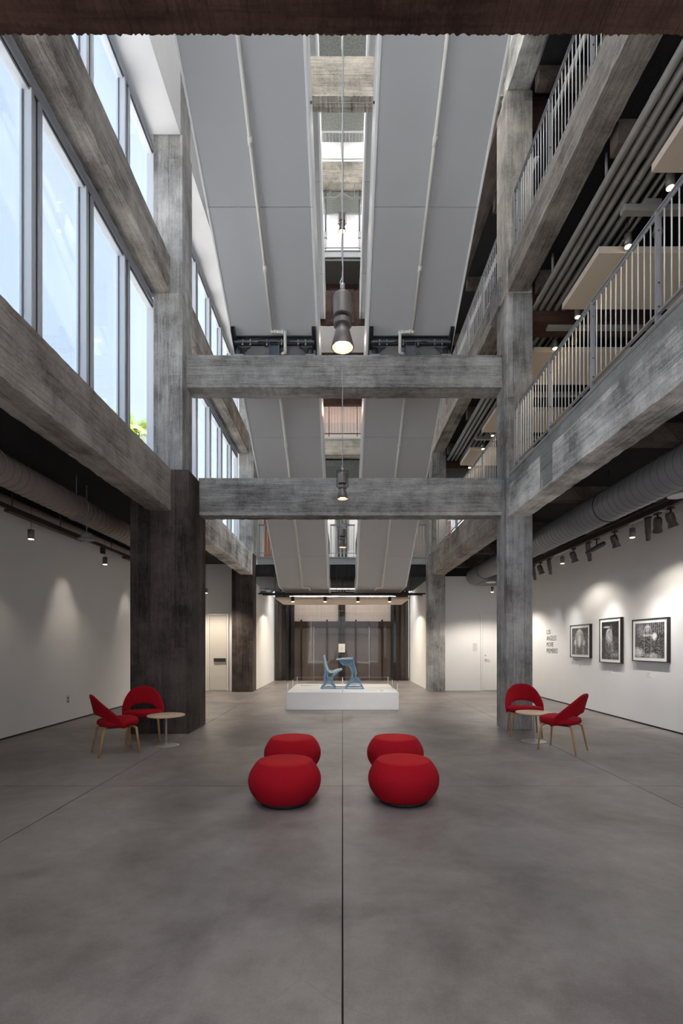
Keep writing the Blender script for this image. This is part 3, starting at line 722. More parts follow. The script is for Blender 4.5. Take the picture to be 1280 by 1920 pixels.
# escalator landing soffit with two downlights
struct('soffit_upper_landing', bx(-2.8, 2.8, 14.07, 15.35, 10.74, 10.82), WHITE, 'white soffit with two tiny downlights behind the big lamp', 'soffit')
beamX(-2.8, 2.8, 14.01, 14.06, 10.73, 11.12, CXB, 'dark brown edge strip of the upper landing soffit')
struct('landing_slab_upper', bx(-2.8, 2.8, 14.07, 15.5, 10.84, 11.1), GREYC, 'slab above the white soffit of the upper landing', 'slab')
def dlight(x, y, z, label, power=6, col=(1, .85, .65)):
    t = thing('downlight', label, 'downlight', (x, y, z), group=None)
    MB().lathe([(.05, 0), (.05, .012), (.035, .012)], 16, (x, y, z-.008)).build('trim_ring', WHITE, t)
    MB().lathe([(.034, 0), (.034, .004)], 16, (x, y, z-.006)).build('lens', GLOWS, t)
    l = bpy.data.lights.new('downlight_lamp', 'SPOT'); l.energy = power; l.color = col; l.spot_size = 2.4; l.shadow_soft_size = .04
    o = bpy.data.objects.new('downlight_lamp', l); COL.objects.link(o); o.parent = t; o.location = (0, 0, -.02)
dlight(-.66, 14.7, 10.74, 'tiny downlight in the white soffit, left of the big lamp', 20)
dlight(.66, 14.7, 10.74, 'tiny downlight in the white soffit, right of the big lamp', 20)
dlight(-.62, 17.3, 9.95, 'tiny downlight in the pink-lit ceiling, left of the cable', 60, (1, .7, .55))
dlight(.56, 17.3, 9.95, 'tiny downlight in the pink-lit ceiling, right of the cable', 60, (1, .7, .55))
def fill_tube(x0, x1, y, z, label, power, rot, col=(1, .97, .93), mat=None):  # tube lamps added to brighten the landings, bridge and lift front
    if x0 < 0 and z > 8 and x1 > 0:
        fill_tube(x0, -.8, y, z, 'left '+label, power/2, rot, col); fill_tube(.8, x1, y, z, 'right '+label, power/2, rot, col); return
    t = thing('added_linear_light', label, 'added fill light', ((x0+x1)/2, y, z))
    MB().box(x0, x1, y-.03, y+.03, z+.02, z+.06).build('housing', LAMPG, t)
    MB().tube([(x0+.02, y, z), (x1-.02, y, z)], .018, 10).build('tube', TUBE, t)
    l = bpy.data.lights.new('fill_tube', 'AREA'); l.shape = 'RECTANGLE'; l.size = x1-x0; l.size_y = .08; l.energy = power; l.color = col
    o = bpy.data.objects.new('fill_tube', l); COL.objects.link(o); o.parent = t; o.location = (0, 0, -.04); o.rotation_euler = rot
    return t
TUBE = lamp_mat('fill_tube_glow', (1, .95, .88), 2)
fill_tube(-2.5, 2.5, 16.75, 19.40, 'added linear light under the roof facing the topmost white wall', 55, (.5, 0, 0))
fill_tube(-2.5, 2.5, 16.75, 16.82, 'added linear light above the high landing facing the white wall', 45, (.5, 0, 0))
fill_tube(-2.2, 2.2, 17.3, 8.09, 'added linear uplight on the floor of the distant landing', 40, (PI+.25, 0, 0), (1, .88, .84))
fill_tube(-2.4, 2.4, 18.0, 7.22, 'added linear light over the bridge before the lift cabin', 60, (0, 0, 0))
fill_tube(-2.3, 2.3, 18.6, 3.62, 'added linear light above the lift doors', 45, (.35, 0, 0), (1, .95, .9))
# blue hoist rods at the high landing
for s_ in (-1, 1):
    t = thing('hoist_post', ('left' if s_ < 0 else 'right')+' blue-grey steel hoist post at the high landing', 'post', (s_*.57, 16.2, 14.75))
    MB().tube([(s_*.57, 16.22, 15.2), (s_*.57, 16.22, 16.7)], .03, 8).build('rod', STEELB, t)
    MB().box(s_*.57-.05, s_*.57+.05, 16.18, 16.26, 15.1, 15.3).box(s_*.57-.03, s_*.57+.03, 16.2, 16.24, 14.75, 15.1).build('clamp', STEELG, t)
# thin tie wires between the escalators
for y, z in ((6.3, 8.17+.35), (9.6, 6.26+.35), (12.9, 4.8)):
    t = thing('tie_wire', {6.3: 'high', 9.6: 'middle', 12.9: 'low'}[y]+' thin tie wire stretched between the two escalators', 'wire', (0, y, z))
    MB().tube([(-.42, y, z), (.42, y, z)], .003, 5).build('wire', CABLE, t)
    for s_ in (-1, 1): MB().lathe([(0, -.016), (.014, -.008), (.014, .008), (0, .016)], 10, (s_*.41, y, z)).build('anchor', LAMPD, t)
# lighting conduits under the high landings
t = thing('cable_conduit', 'looped grey conduits under the ceiling above the small lamp', 'conduit', (0, 16.1, 16.6))
for x in (-.4, .4): MB().tube([(x, 16.1, 16.33), (x, 16.25, 16.95)], .012, 6).build('hanger', PIPEG, t)
MB().tube([(-.62, 16.1, 16.35), (-.25, 16.1, 16.33), (0, 16.1, 16.5), (.25, 16.1, 16.33), (.62, 16.1, 16.35)], .03, 8).build('conduit_run', PIPEG, t)

# level-2 bridge background
oz = thing('side_panel_window', 'orange-brown panel beside white pipes at the bridge end, left', 'panel', (-2.95, 17.2, 4.36))
MB().box(-2.80, -2.50, 17.2, 17.26, 4.36, 7.3).build('orange_panel', ORANGE, oz)
MB().box(-3.3, -2.83, 17.22, 17.26, 4.36, 7.3).build('white_panel', WALLP, oz)
MB().tube([(-3.0, 17.1, 4.36), (-3.0, 17.1, 7.3)], .035, 8).build('pipe', PIPEW, oz)
struct('wall_bridge_right', bx(2.3, 3.3, 17.2, 17.4, 4.36, 7.3), plain('beige_wall', (.6, .53, .46), .8), 'beige wall behind the bridge on the right', 'wall')
ex = thing('fire_extinguisher', 'red fire extinguisher behind the far railing, right side', 'extinguisher', (3.5, 16.0, 4.38))
MB().lathe([(.07, 0), (.085, .02), (.085, .40), (.06, .47), (.025, .50)], 16, (3.5, 16.0, 4.95)).build('cylinder_body', plain('extinguisher_red', (.5, .02, .02), .35), ex)
MB().box(3.46, 3.56, 15.98, 16.02, 5.45, 5.50).tube([(3.5, 16, 5.4), (3.6, 15.95, 5.35), (3.6, 15.93, 5.1)], .012, 6).build('valve', BLK, ex)
MB().box(3.4, 3.6, 16.08, 16.12, 4.36, 5.6).build('mounting_board', RAIL, ex)

# ---------------------------------------------------------------- lift front, ground level
lf = thing('twin_lift', 'dark bronze-framed twin lift front at the far end', 'lift', (0, 20.1, 0), kind=None)
Yl = 20.05; k_ = 20.05/907
def X_(px): return (px-642)*k_
def Z_(py): return 1.45-(py-1210)*k_
bx(X_(516), X_(766), 20.12, 20.19, 0, 3.7).build('back_board', BLK, lf)
for a, b_ in ((550, 564), (566.5, 612), (615, 634), (647, 666), (669, 715), (718, 732)):
    bx(X_(a), X_(b_), 20.06, 20.1, .02, Z_(1175)).build('lift_door_panel', PANELM, lf)
for a, b_ in ((550, 634), (647, 732)):
    bx(X_(a), X_(b_), 20.06, 20.1, Z_(1165), 3.6).build('upper_panel', PANELU, lf)
bx(X_(545), X_(735), 19.98, 20.08, Z_(1175), Z_(1166)).build('transom', BROWN, lf, bevel=.005)
for p in (516.5, 523, 536, 546, 732, 741, 751, 759):
    bx(X_(p), X_(p)+.13, 19.92, 20.06, 0, 3.7).build('jamb', BROWN if int(p) % 2 else STEELD, lf, bevel=.005)
for p in (565, 613, 667, 716):
    bx(X_(p)-.035, X_(p)+.035, 19.93, 20.05, 0, Z_(1162)).build('jamb', BROWN, lf, bevel=.004)
for p in (588, 692):
    bx(X_(p)-.02, X_(p)+.02, 20.03, 20.055, 0, Z_(1175)).build('door_seam_strip', CHROME, lf)
for p in (634, 639, 643.5):
    bx(X_(p)+.01, X_(p)+.08, 19.86, 20.0, 0, 3.7).build('centre_mullion', STEELD if p != 639 else BROWN, lf)
bx(X_(516), X_(766), 19.80, 19.81, 0.02, 3.7).build('glass_screen', GLASSD, lf)
sg = thing('lift_sign', 'small square metal notice on the lift centre mullion', 'sign', (0, 19.78, 1.2))
bx(X_(634.5), X_(646.5), 19.74, 19.78, Z_(1223), Z_(1207)).build('plate', plain('sign_plate', (.5, .48, .45), .5), sg)
MB().ring((X_(640.5), 19.735, Z_(1215)), .06, .008, 'y', 20, 5).tube([(X_(640.5)-.05, 19.735, Z_(1215)-.04), (X_(640.5)+.05, 19.735, Z_(1215)+.04)], .006, 5).build('pictogram', GREYT, sg)
# upper lift masts on the bridge
um = thing('lift_mast', 'pair of dark steel masts standing behind the bridge railing', 'mast', (0, 19.5, 4.36))
for x in (-.19, -.05, .09): bx(x, x+.085, 19.5, 19.6, 4.36, 10.0-2.5).build('mast_column', STEELD, um)
tg = thing('lift_glass_cabin', 'pale glazed lift cabin front behind the bridge railing', 'lift', (0, 19.8, 4.36))
for a, b_ in ((-1.6, -.25), (.2, 1.6)): 
    bx(a, b_, 19.82, 19.86, 4.36, 6.7).build('cabin_panel', PANELU, tg)
    MB().box(a, a+.07, 19.75, 19.86, 4.36, 6.8).box(b_-.07, b_, 19.75, 19.86, 4.36, 6.8).box(a, b_, 19.75, 19.86, 6.7, 6.8).build('cabin_frame', STEELG, tg)
bx(.2, .75, 19.70, 19.72, 4.6, 5.3).build('notice_board', WALLP, tg)
# bulkhead light panel + track
lp = thing('ceiling_light_panel', 'long pale ceiling panel hanging before the lifts', 'panel', (0, 16.8, 2.95))
bx(-2.18, 2.18, 15.8, 17.9, 2.95, 3.02).build('panel_board', CLOUD, lp, bevel=.006)
for x in (-1.8, 0, 1.8): MB().tube([(x, 16.8, 3.02), (x, 16.8, 3.72)], .008, 6).build('hanger', LAMPD, lp)
for i, x in enumerate((-2.0, -.6, .62, 1.9)):
    dlight(x*.95, 17.3, 2.95, ('first', 'second', 'third', 'fourth')[i]+' pin downlight from the left in the panel before the lifts', 60)
tr = thing('lighting_track', 'black pipe track spanning in front of the lifts', 'track', (0, 15.85, 3.05))
MB().tube([(-2.6, 15.72, 3.10), (2.6, 15.72, 3.10)], .03, 8).build('track_bar', LAMPD, tr)
MB().tube([(-2.75, 15.8, 3.14), (2.7, 15.8, 3.14)], .022, 8).build('conduit_bar', LAMPD, tr)
for x in (-2.2, -.2, .2, 2.2): MB().tube([(x, 15.72, 3.1), (x, 15.8, 4.1)], .008, 6).build('hanger', LAMPD, tr)

for i, px in enumerate((548, 609, 671, 731)):
    x = (px-642)*15.6/907
    t = thing('pendant_light', ('leftmost', 'second from left', 'third from left', 'rightmost')[i]+' black cylinder lamp hung under the track before the lifts', 'pendant lamp', (x, 15.72, 2.86), group='lamps on the lift lobby track')
    MB().lathe([(.048, 0), (.055, 0), (.055, .15), (.02, .16)], 16, (x, 15.72, 2.87)).build('shade', LAMPD, t)
    MB().lathe([(.045, 0), (.045, .006)], 16, (x, 15.72, 2.862)).build('lens', GLOW, t)
    MB().tube([(x, 15.72, 3.02), (x, 15.72, 3.068)], .012, 6).build('stem', LAMPD, t)
    l = bpy.data.lights.new('lamp_light', 'SPOT'); l.energy = 28; l.color = (1, .94, .88); l.spot_size = 2.2; l.spot_blend = .8; l.shadow_soft_size = .04
    o = bpy.data.objects.new('lamp_light', l); COL.objects.link(o); o.parent = t; o.location = (0, 0, -.02); o.rotation_euler = (-.6, 0, 0)
# ---------------------------------------------------------------- ducts
def duct_mesh(path, r, pitch, mat, parent, n=32):
    MB().tube(path, r, n).build('duct_run', mat, parent)
    pts = [Vector(p) for p in path]; sm = MB(); d = 0
    for a, b_ in zip(pts, pts[1:]):
        L_ = (b_-a).length; t = (b_-a).normalized(); q = pitch-d
        while q < L_:
            c = a+t*q; sm.tube([c-t*.006, c, c+t*.006], [r+.0005, r+.005, r+.0005], n, cap=False, smooth=False); q += pitch
        d = (L_-(q-pitch))
    o = sm.build('seam_ridges', DUCTS if mat is DUCT else DUCTBS, parent); o['kind'] = 'stuff'
rd = thing('air_duct', 'large grey spiral duct hanging above the framed photographs', 'duct', (3.96, 6, 3.53))
el = [(3.96+.42*(1-math.cos(a)), 14.5+.42*math.sin(a), 3.53) for a in [i*PI/16 for i in range(9)]]
duct_mesh([(3.96, -5.2, 3.53), (3.96, 14.5, 3.53)]+el[1:]+[(5.49, 14.92, 3.53)], .235, .135, DUCT, rd)
for y in (-2, 1.0, 4.1, 7.2, 10.3, 13.4):
    MB().ring((3.96, y, 3.53), .243, .008, 'y', 28, 5).tube([(3.96, y, 3.77), (3.96, y, 4.05)], .007, 6).build('hanger_strap', LAMPD, rd)
ld = thing('air_duct', 'taupe spiral duct hanging under the black ceiling of the left aisle', 'duct', (-4.07, 6, 3.55))
duct_mesh([(-4.07, -5.2, 3.55), (-4.07, 12.4, 3.55)], .185, .135, DUCTB, ld)
for y in (-2, 1.8, 5.6, 7.4, 9.4): MB().ring((-4.07, y, 3.55), .192, .007, 'y', 28, 5).tube([(-4.07, y, 3.73), (-4.07, y, 4.05)], .007, 6).build('hanger_strap', PIPEG, ld)

# pipes of the lower gallery ceiling
for i, (x, r) in enumerate(((3.30, .045), (3.415, .046), (3.535, .046), (3.675, .045), (3.80, .043), (3.93, .024), (4.03, .024))):
    p = tag(thing('ceiling_pipe', ['first', 'second', 'third', 'fourth', 'fifth', 'sixth and thin', 'seventh and thin'][i]+' grey pipe outward from the upper gallery beam', 'pipe', (x, 6, 7.25)), None, None, 'pipes under the upper gallery')
    z = 7.25
    MB().tube([(x, -5, z), (x, 15.1, z)], r, 12).build('pipe_run', PIPEG, p)
    for y in (2.2+.33*i, 5.1+.31*i, 8.1+.4*i, 11.2+.3*i):
        MB().tube([(x, y-.035, z), (x, y+.035, z)], r+.004, 12, smooth=False).build('pipe_clamp', PIPEG, p)
    if i in (0, 2):
        for y in (4.6, 6.05, 7.6, 10.5): MB().tube([(x, y, z), (x, y, 7.6)], .02, 8).build('drop_rod', PIPEG, p)
# pipes seen through the upper railing
for i, x in enumerate((3.6, 3.9, 4.2)):
    p = tag(thing('ceiling_pipe', ('nearest', 'middle', 'outermost')[i]+' pale pipe seen through the top gallery railing', 'pipe', (x, 6, 10.5)), None, None, 'pipes over the upper gallery')
    MB().tube([(x, -5, 10.5), (x, 15.1, 10.5)], .04, 10).build('pipe_run', PIPEW if i == 0 else PIPEG, p)

# ceiling panels + bars + pendants of the lower gallery
rank = ['nearest', 'second nearest', 'third nearest', 'fourth nearest', 'fifth nearest', 'sixth nearest']
first = None
for k in range(-1, 5):
    yf = 5.58+2.27*k; lab = rank[k+1]+' pale acoustic panel hung over the lower gallery'
    if first is None:
        first = thing('acoustic_panel', lab, 'ceiling panel', (4.73, yf-.565, 6.9), group='acoustic panels over the lower gallery')
        bx(3.56, 5.9, yf-1.13, yf, 6.9, 6.995).build('panel_board', CLOUD, first, bevel=.004)
        for x in (3.9, 5.5): MB().tube([(x, yf-.5, 6.99), (x, yf-.5, 7.6)], .006, 6).build('hanger', LAMPD, first)
    else: dup(first, (4.73, yf-.565, 6.9), label=lab)
first = None
for k in range(0, 5):
    y = 6.18+2.27*(k-1); lab = rank[k]+' grey lighting bar between gallery ceiling panels'
    if first is None:
        first = thing('lighting_bar', lab, 'light bar', (4.8, y, 6.97), group='lighting bars over the lower gallery')
        bx(3.57, 6.0, y-.05, y+.05, 6.97, 7.05).build('bar', PIPEG, first, bevel=.004)
        bx(3.85, 4.05, y-.045, y+.045, 7.052, 7.12).build('driver_box', PIPEG, first)
        MB().lathe([(.055, 0), (.06, .03), (.035, .12), (.0, .14)], 14, (4.1, y+.12, 6.80)).tube([(4.1, y+.12, 6.93), (4.1, y+.05, 7.0)], .01, 6).build('spot_head', LAMPG, first)
    else: dup(first, (4.8, y, 6.97), label=lab)
def add_spot(parent, loc, rot, power, size, blend, col, soft=.03):
    l = bpy.data.lights.new('lamp_light', 'SPOT'); l.energy = power; l.color = col; l.spot_size = size; l.spot_blend = blend; l.shadow_soft_size = soft
    o = bpy.data.objects.new('lamp_light', l); COL.objects.link(o); o.parent = parent; o.location = loc; o.rotation_euler = rot
first = None; q = 0
for k in range(0, 5):
    for dy in (5.76, 6.61):
        y = dy+2.27*(k-0)
        if y > 15: continue
        lab = ['nearest', 'second', 'third', 'fourth', 'fifth', 'sixth', 'seventh', 'eighth', 'ninth', 'tenth'][q]+' of the small glowing cylinder pendants receding over the lower gallery'; q += 1
        if first is None:
            first = thing('pendant_light', lab, 'pendant lamp', (3.9, y, 6.88), group='cylinder pendants over the lower gallery')
            MB().lathe([(.042, 0), (.048, .0), (.048, .16), (.03, .17), (0, .17)], 18, (3.9, y, 6.90)).build('shade', LAMPG, first)
            MB().lathe([(.040, 0), (.040, .006)], 18, (3.9, y, 6.892)).build('lens', GLOW, first)
            MB().tube([(3.9, y, 7.06), (3.9, y, 7.6)], .004, 5).build('cord', LAMPD, first)
            add_spot(first, (0, 0, 0), (0, 0, 0), 30, 1.9, .6, (1, .8, .55))
        else: dup(first, (3.9, y, 6.88), label=lab)

# ---------------------------------------------------------------- aisle lights (left)
first = None
for i, y in enumerate((6.99, 9.17, 14.2)):  # the farthest pendant is hidden, added to light the end wall
    lab = ['nearer small cylinder pendant before the left white wall', 'farther small cylinder pendant before the left white wall', 'hidden cylinder pendant added to light the cream door, behind the dark left pier'][i]
    if first is None:
        first = thing('pendant_light', lab, 'pendant lamp', (-4.5, y, 2.98), group='cylinder pendants of the left aisle')
        MB().lathe([(.036, 0), (.042, 0), (.042, .135), (.0, .137)], 18, (-4.5, y, 2.985)).build('shade', LAMPG, first)
        MB().lathe([(.034, 0), (.034, .006)], 18, (-4.5, y, 2.98)).build('lens', GLOW, first)
        MB().tube([(-4.5, y, 3.12), (-4.5, y, 4.05)], .003, 5).build('cord', LAMPD, first)
        add_spot(first, (0, 0, -.01), (0, 0, 0), 8, 1.7, .5, (1, .85, .68))
    else:
        q = dup(first, (-4.5 if y < 10 else -4.0, y, 2.98), label=lab)
        if y > 10:
            for c_ in q.children:
                if c_.type == 'LIGHT': c_.data = c_.data.copy(); c_.data.energy = 110; c_.data.spot_size = 2.5
# left tracks
tl = thing('lighting_track', 'dark track and conduit along the top of the left white wall', 'track', (-4.75, 6, 3.4))
MB().tube([(-4.95, Y0+.2, 3.60), (-4.95, 15, 3.60)], .06, 12).build('conduit', DUCTB, tl)
MB().box(-4.80, -4.75, Y0+.2, 15, 3.40, 3.45).build('track_bar', BROWN, tl)
for a, b_ in ((-3, 1.2), (2.6, 5.6), (6.9, 8.9), (10.6, 12.6)): bx(-4.83, -4.73, a, b_, 3.36, 3.40).build('wall_washer', BROWN, tl, bevel=.004)
for y in (3, 6.2, 9.6): bx(-4.81, -4.75, y, y+.1, 3.28, 3.41).build('power_feed', BLK, tl)
for y in (1, 4, 7, 8.2, 10): MB().tube([(-4.78, y, 3.45), (-4.78, y, 4.05)], .007, 6).build('hanger', LAMPD, tl)
# two scallop spots on the left wall
def aim(frm, to):
    d = Vector(to)-Vector(frm); return d.to_track_quat('-Z', 'Y').to_euler()
for (yy, pw) in ((9.0, 14), (11.6, 12), (6.6, 9)):
    l = bpy.data.lights.new('wall_wash_lamp', 'SPOT'); l.energy = pw; l.color = (1, .9, .78); l.spot_size = .8; l.spot_blend = .9; l.shadow_soft_size = .05
    o = bpy.data.objects.new('wall_wash_lamp', l); COL.objects.link(o); o.parent = tl
    o.location = Vector((-4.55, yy, 3.35))-Vector(tl.location); o.rotation_euler = aim((-4.55, yy, 3.35), (-5.2, yy, 1.9))
# ceiling discs
def disc(x, y, z, label):
    t = thing('ceiling_disc', label, 'ceiling speaker', (x, y, z))
    MB().lathe([(.13, 0), (.14, .015), (.12, .025)], 24, (x, y, z)).build('disc_plate', WHITE if x > 0 else DUCT, t)
    MB().lathe([(.085, .025), (.085, .10)], 20, (x, y, z)).tube([(x, y, z+.1), (x, y, 4.05)], .01, 6).build('canister', PIPEG, t)
disc(-4.15, 7.85, 3.16, 'round grey ceiling speaker beside the left duct')
disc(4.45, 6.4, 3.42, 'round white ceiling speaker at the right edge under the duct')
disc(4.05, 13.2, 3.16, 'round white ceiling speaker beyond the right column')
# right track and spotlights
tr2 = thing('lighting_track', 'dark track along the right wall carrying the spotlights', 'track', (4.7, 6, 3.48))
MB().box(4.66, 4.74, Y0+.2, 14.4, 3.44, 3.52).build('track_bar', BROWN, tr2)
MB().tube([(4.9, Y0+.2, 3.62), (4.9, 14.4, 3.62)], .05, 12).build('conduit', DUCTB, tr2)
for a in (1.5, 4.6, 7.1, 9.9, 12.4): bx(4.66, 4.74, a, a+.8, 3.425, 3.44).build('adapter', TBASE, tr2, bevel=.003)
for y in (2, 4, 6, 7.6, 9, 10.6, 12, 13.5): MB().tube([(4.7, y, 3.52), (4.7, y, 4.05)], .007, 6).build('hanger', LAMPD, tr2)
def spotlight(y, kind, target, label, power=45):
    if target[0] > 5.1: target = (5.5, target[1], .95)
    t = thing('track_spotlight', label, 'spotlight', (4.7, y, 3.44), group='spotlights on the right track')
    p = Vector((4.7, y, 3.26)); d = (Vector(target)-p).normalized()
    MB().box(4.67, 4.73, y-.05, y+.05, 3.40, 3.424).tube([(4.7, y, 3.40), (4.7, y, 3.30)], .012, 8).build('stem', LAMPD, t)
    if kind == 'long':
        MB().tube([p-d*.16, p-d*.13, p+d*.10, p+d*.105, p+d*.2], [.03, .043, .043, .035, .035], 16).build('barrel', LAMPM, t)
        MB().tube([p+d*.201, p+d*.206], .03, 16).build('lens', CHROME, t)
    else:
        MB().tube([p-d*.10, p-d*.07, p+d*.03, p+d*.035, p+d*.12], [.04, .058, .062, .05, .072], 18).build('barrel', LAMPM, t)
        MB().tube([p+d*.085, p+d*.09], .05, 18).build('lens', CHROME, t)
        MB().ring(p, .075, .007, 'x', 12, 5, 0, PI).build('yoke', LAMPD, t)
    if power: add_spot(t, p+d*.22-Vector(t.location), aim(p, target), power, 1.02, 1, (1, .96, .92))
    return t
sp_ = [(6.93, 'round', (5.5, 7.0, 1.2), 'at the right edge of view'), (7.22, 'round', (5.5, 8.6, 1.5), 'turned outward, second from the right edge'),
       (7.45, 'long', (5.2, 8.6, 1.6), 'long barrel, pointing down beside the nearer pendant'), (8.36, 'round', (5.4, 8.5, 1.4), 'bell-shaped, above the largest photograph'),
       (8.95, 'long', (5.5, 6.6, 2.9), 'long barrel held nearly level above the middle photograph'), (9.25, 'long', (5.4, 10.2, 1.6), 'long barrel slanting down above the small photograph'),
       (9.85, 'round', (5.4, 9.9, 1.4), 'bell-shaped, left of the slanting pair'), (11.0, 'long', (5.4, 12, 1.6), 'long barrel above the lettering'),
       (11.5, 'round', (5.4, 11.4, 1.4), 'small and dark beside the right column'), (11.9, 'long', (5.4, 12.9, 1.6), 'farthest, half behind the right column')]
for y, kd, tg_, lb in sp_:
    if y != 8.95: spotlight(y, kd, tg_, 'track spotlight '+lb, 34 if y < 11 else 20)
for y, lb in ((7.85, 'nearer glowing pendant among the right-hand spotlights'), (10.35, 'farther glowing pendant among the right-hand spotlights'), (13.9, 'small dark pendant under the duct beyond the right column')):
    x = 4.7 if y < 13 else 4.3
    dz = 0 if y < 13 else -.22
    t = thing('pendant_light', lb, 'pendant lamp', (x, y, 3.22+dz))
    MB().lathe([(.038, 0), (.044, 0), (.044, .15), (.0, .152)], 18, (x, y, 3.20+dz)).build('shade', LAMPG, t)
    MB().lathe([(.036, 0), (.036, .006)], 18, (x, y, 3.195+dz)).build('lens', GLOW, t)
    MB().tube([(x, y, 3.35+dz), (x, y, 4.05 if y > 13 else 3.424)], .003, 5).build('cord', LAMPD, t)
    add_spot(t, (0, 0, -.05), (0, 0, 0), 30 if y < 13 else 110, 2.4, .5, (1, .9, .78))

t = spotlight(8.95, 'long', (0, 10.9, .45), 'track spotlight '+sp_[4][3], 420)
for c_ in t.children:
    if c_.type == 'LIGHT': c_.data.spot_size = .62
# ---------------------------------------------------------------- big hanging lamps on the centre line
def biglamp(y, ztop_anchor, z, label, power, xo=0):
    t = thing('hanging_spotlight', label, 'hanging lamp', (xo, y, z), group='hanging spotlights over the hall')
    MB().lathe([(.074, 0), (.076, .002), (.076, .01), (.076, .15), (.076, .160), (.070, .172), (.045, .184), (.02, .188), (0, .188)], 28, (xo, y, z+.255)).build('housing', LAMPG, t)
    MB().lathe([(.05, 0), (.05, .04)], 24, (xo, y, z+.222)).build('neck', LAMPD, t)
    MB().lathe([(.071, 0), (.074, .002), (.074, .008), (.074, .036), (.074, .042), (.070, .044)], 28, (xo, y, z+.178)).build('collar', LAMPG, t)
    MB().lathe([(.086, 0), (.094, 0), (.05, .17), (.034, .19), (.034, .195), (.028, .19), (.045, .165), (.086, 0)], 32, (xo, y, z), cap=False).build('shade', LAMPG, t)
    MB().lathe([(.060, .034), (.060, .040)], 28, (xo, y, z)).build('lens', GLOWB, t)
    MB().tube([(xo-.092, y, z+.215), (xo-.092, y, z+.475), (xo+.092, y, z+.475), (xo+.092, y, z+.215)], .006, 6).box(xo-.1, xo-.086, y-.012, y+.012, z+.2, z+.225).box(xo+.086, xo+.1, y-.012, y+.012, z+.2, z+.225).build('yoke', LAMPD, t)
    MB().tube([(xo-.1, y, z+.212), (xo-.07, y, z+.205)], .006, 6).tube([(xo+.1, y, z+.212), (xo+.07, y, z+.205)], .006, 6).build('pivot', LAMPD, t)
    # cable: twisted wire pair up to the anchor
    c = MB(); n = int((ztop_anchor-z-.48)/.06)
    c.tube([(xo+.004, y, z+.475), (xo+.004, y, ztop_anchor)], .0035, 5)
    pts = [(xo-.003+.006*math.sin(i*.9), y+.006*math.cos(i*.9), z+.5+i*.06) for i in range(n)]
    c.tube(pts, .0042, 5); c.lathe([(0, -.02), (.02, -.01), (.02, .03), (0, .04)], 10, (xo, y, z+.49))
    c.tube([(xo, y, z+.5), (xo-.02, y, z+.53), (xo, y, z+.58)], .006, 6)
    c.build('cable', CABLE, t)
    add_spot(t, (0, 0, .05), (0, 0, 0), power, 1.5, .7, (1, .8, .55), .05)
biglamp(3.95, 19.5, 3.88, 'nearest and largest hanging spotlight, glowing before the middle beam', 150)
biglamp(8.1, 19.5, 3.90, 'second hanging spotlight, glowing before the lower cross beam', 350)
biglamp(11.4, 19.5, 3.76, 'small hanging spotlight between the escalator feet, before the bridge railing', 260)
biglamp(11.6, 19.5, 11.35, 'highest small hanging spotlight, glowing before the high railing', 60, -.01)

# ---------------------------------------------------------------- furniture
def pouf(x, y, label, R=.33, rz=0):
    t = thing('pouf', label, 'pouf', (x, y, 0), group='round red poufs in the middle of the hall')
    H = .385
    prof = [(.235, .03), (.262, .05), (.30, .10), (.322, .15), (.33, .205), (.325, .25), (.308, .295), (.285, .335), (.262, .365), (.25, .378), (.24, .382)]
    mod = lambda a, z: 1-.014*max(0, math.cos(a*8+rz))**60*(1 if .03 < z < .37 else 0)
    pp = []
    for i in range(len(prof)-1):
        p0 = prof[max(i-1, 0)]; p1 = prof[i]; p2 = prof[i+1]; p3 = prof[min(i+2, len(prof)-1)]
        for t_ in (0, .25, .5, .75):
            f = lambda q: .5*((2*p1[q])+(-p0[q]+p2[q])*t_+(2*p0[q]-5*p1[q]+4*p2[q]-p3[q])*t_*t_+(-p0[q]+3*p1[q]-3*p2[q]+p3[q])*t_**3)
            pp.append((f(0), f(1)))
    prof = [(r*R/.33, z) for r, z in pp+[prof[-1]]]
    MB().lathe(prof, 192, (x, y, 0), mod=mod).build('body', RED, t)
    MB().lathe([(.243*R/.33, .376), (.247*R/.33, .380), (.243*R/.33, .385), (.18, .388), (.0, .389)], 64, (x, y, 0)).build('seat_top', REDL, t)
    MB().lathe([(.225, 0), (.225, .034)], 48, (x, y, 0)).build('base', BLK, t)
pouf(-.535, 4.49, 'front red pouf, left of the floor joint', .335)
pouf(.57, 4.53, 'front red pouf, right of the floor joint', .33, 1)
pouf(-.58, 5.61, 'rear red pouf, left of the floor joint', .327, 2)
pouf(.61, 5.61, 'rear red pouf, right of the floor joint', .327, .5)

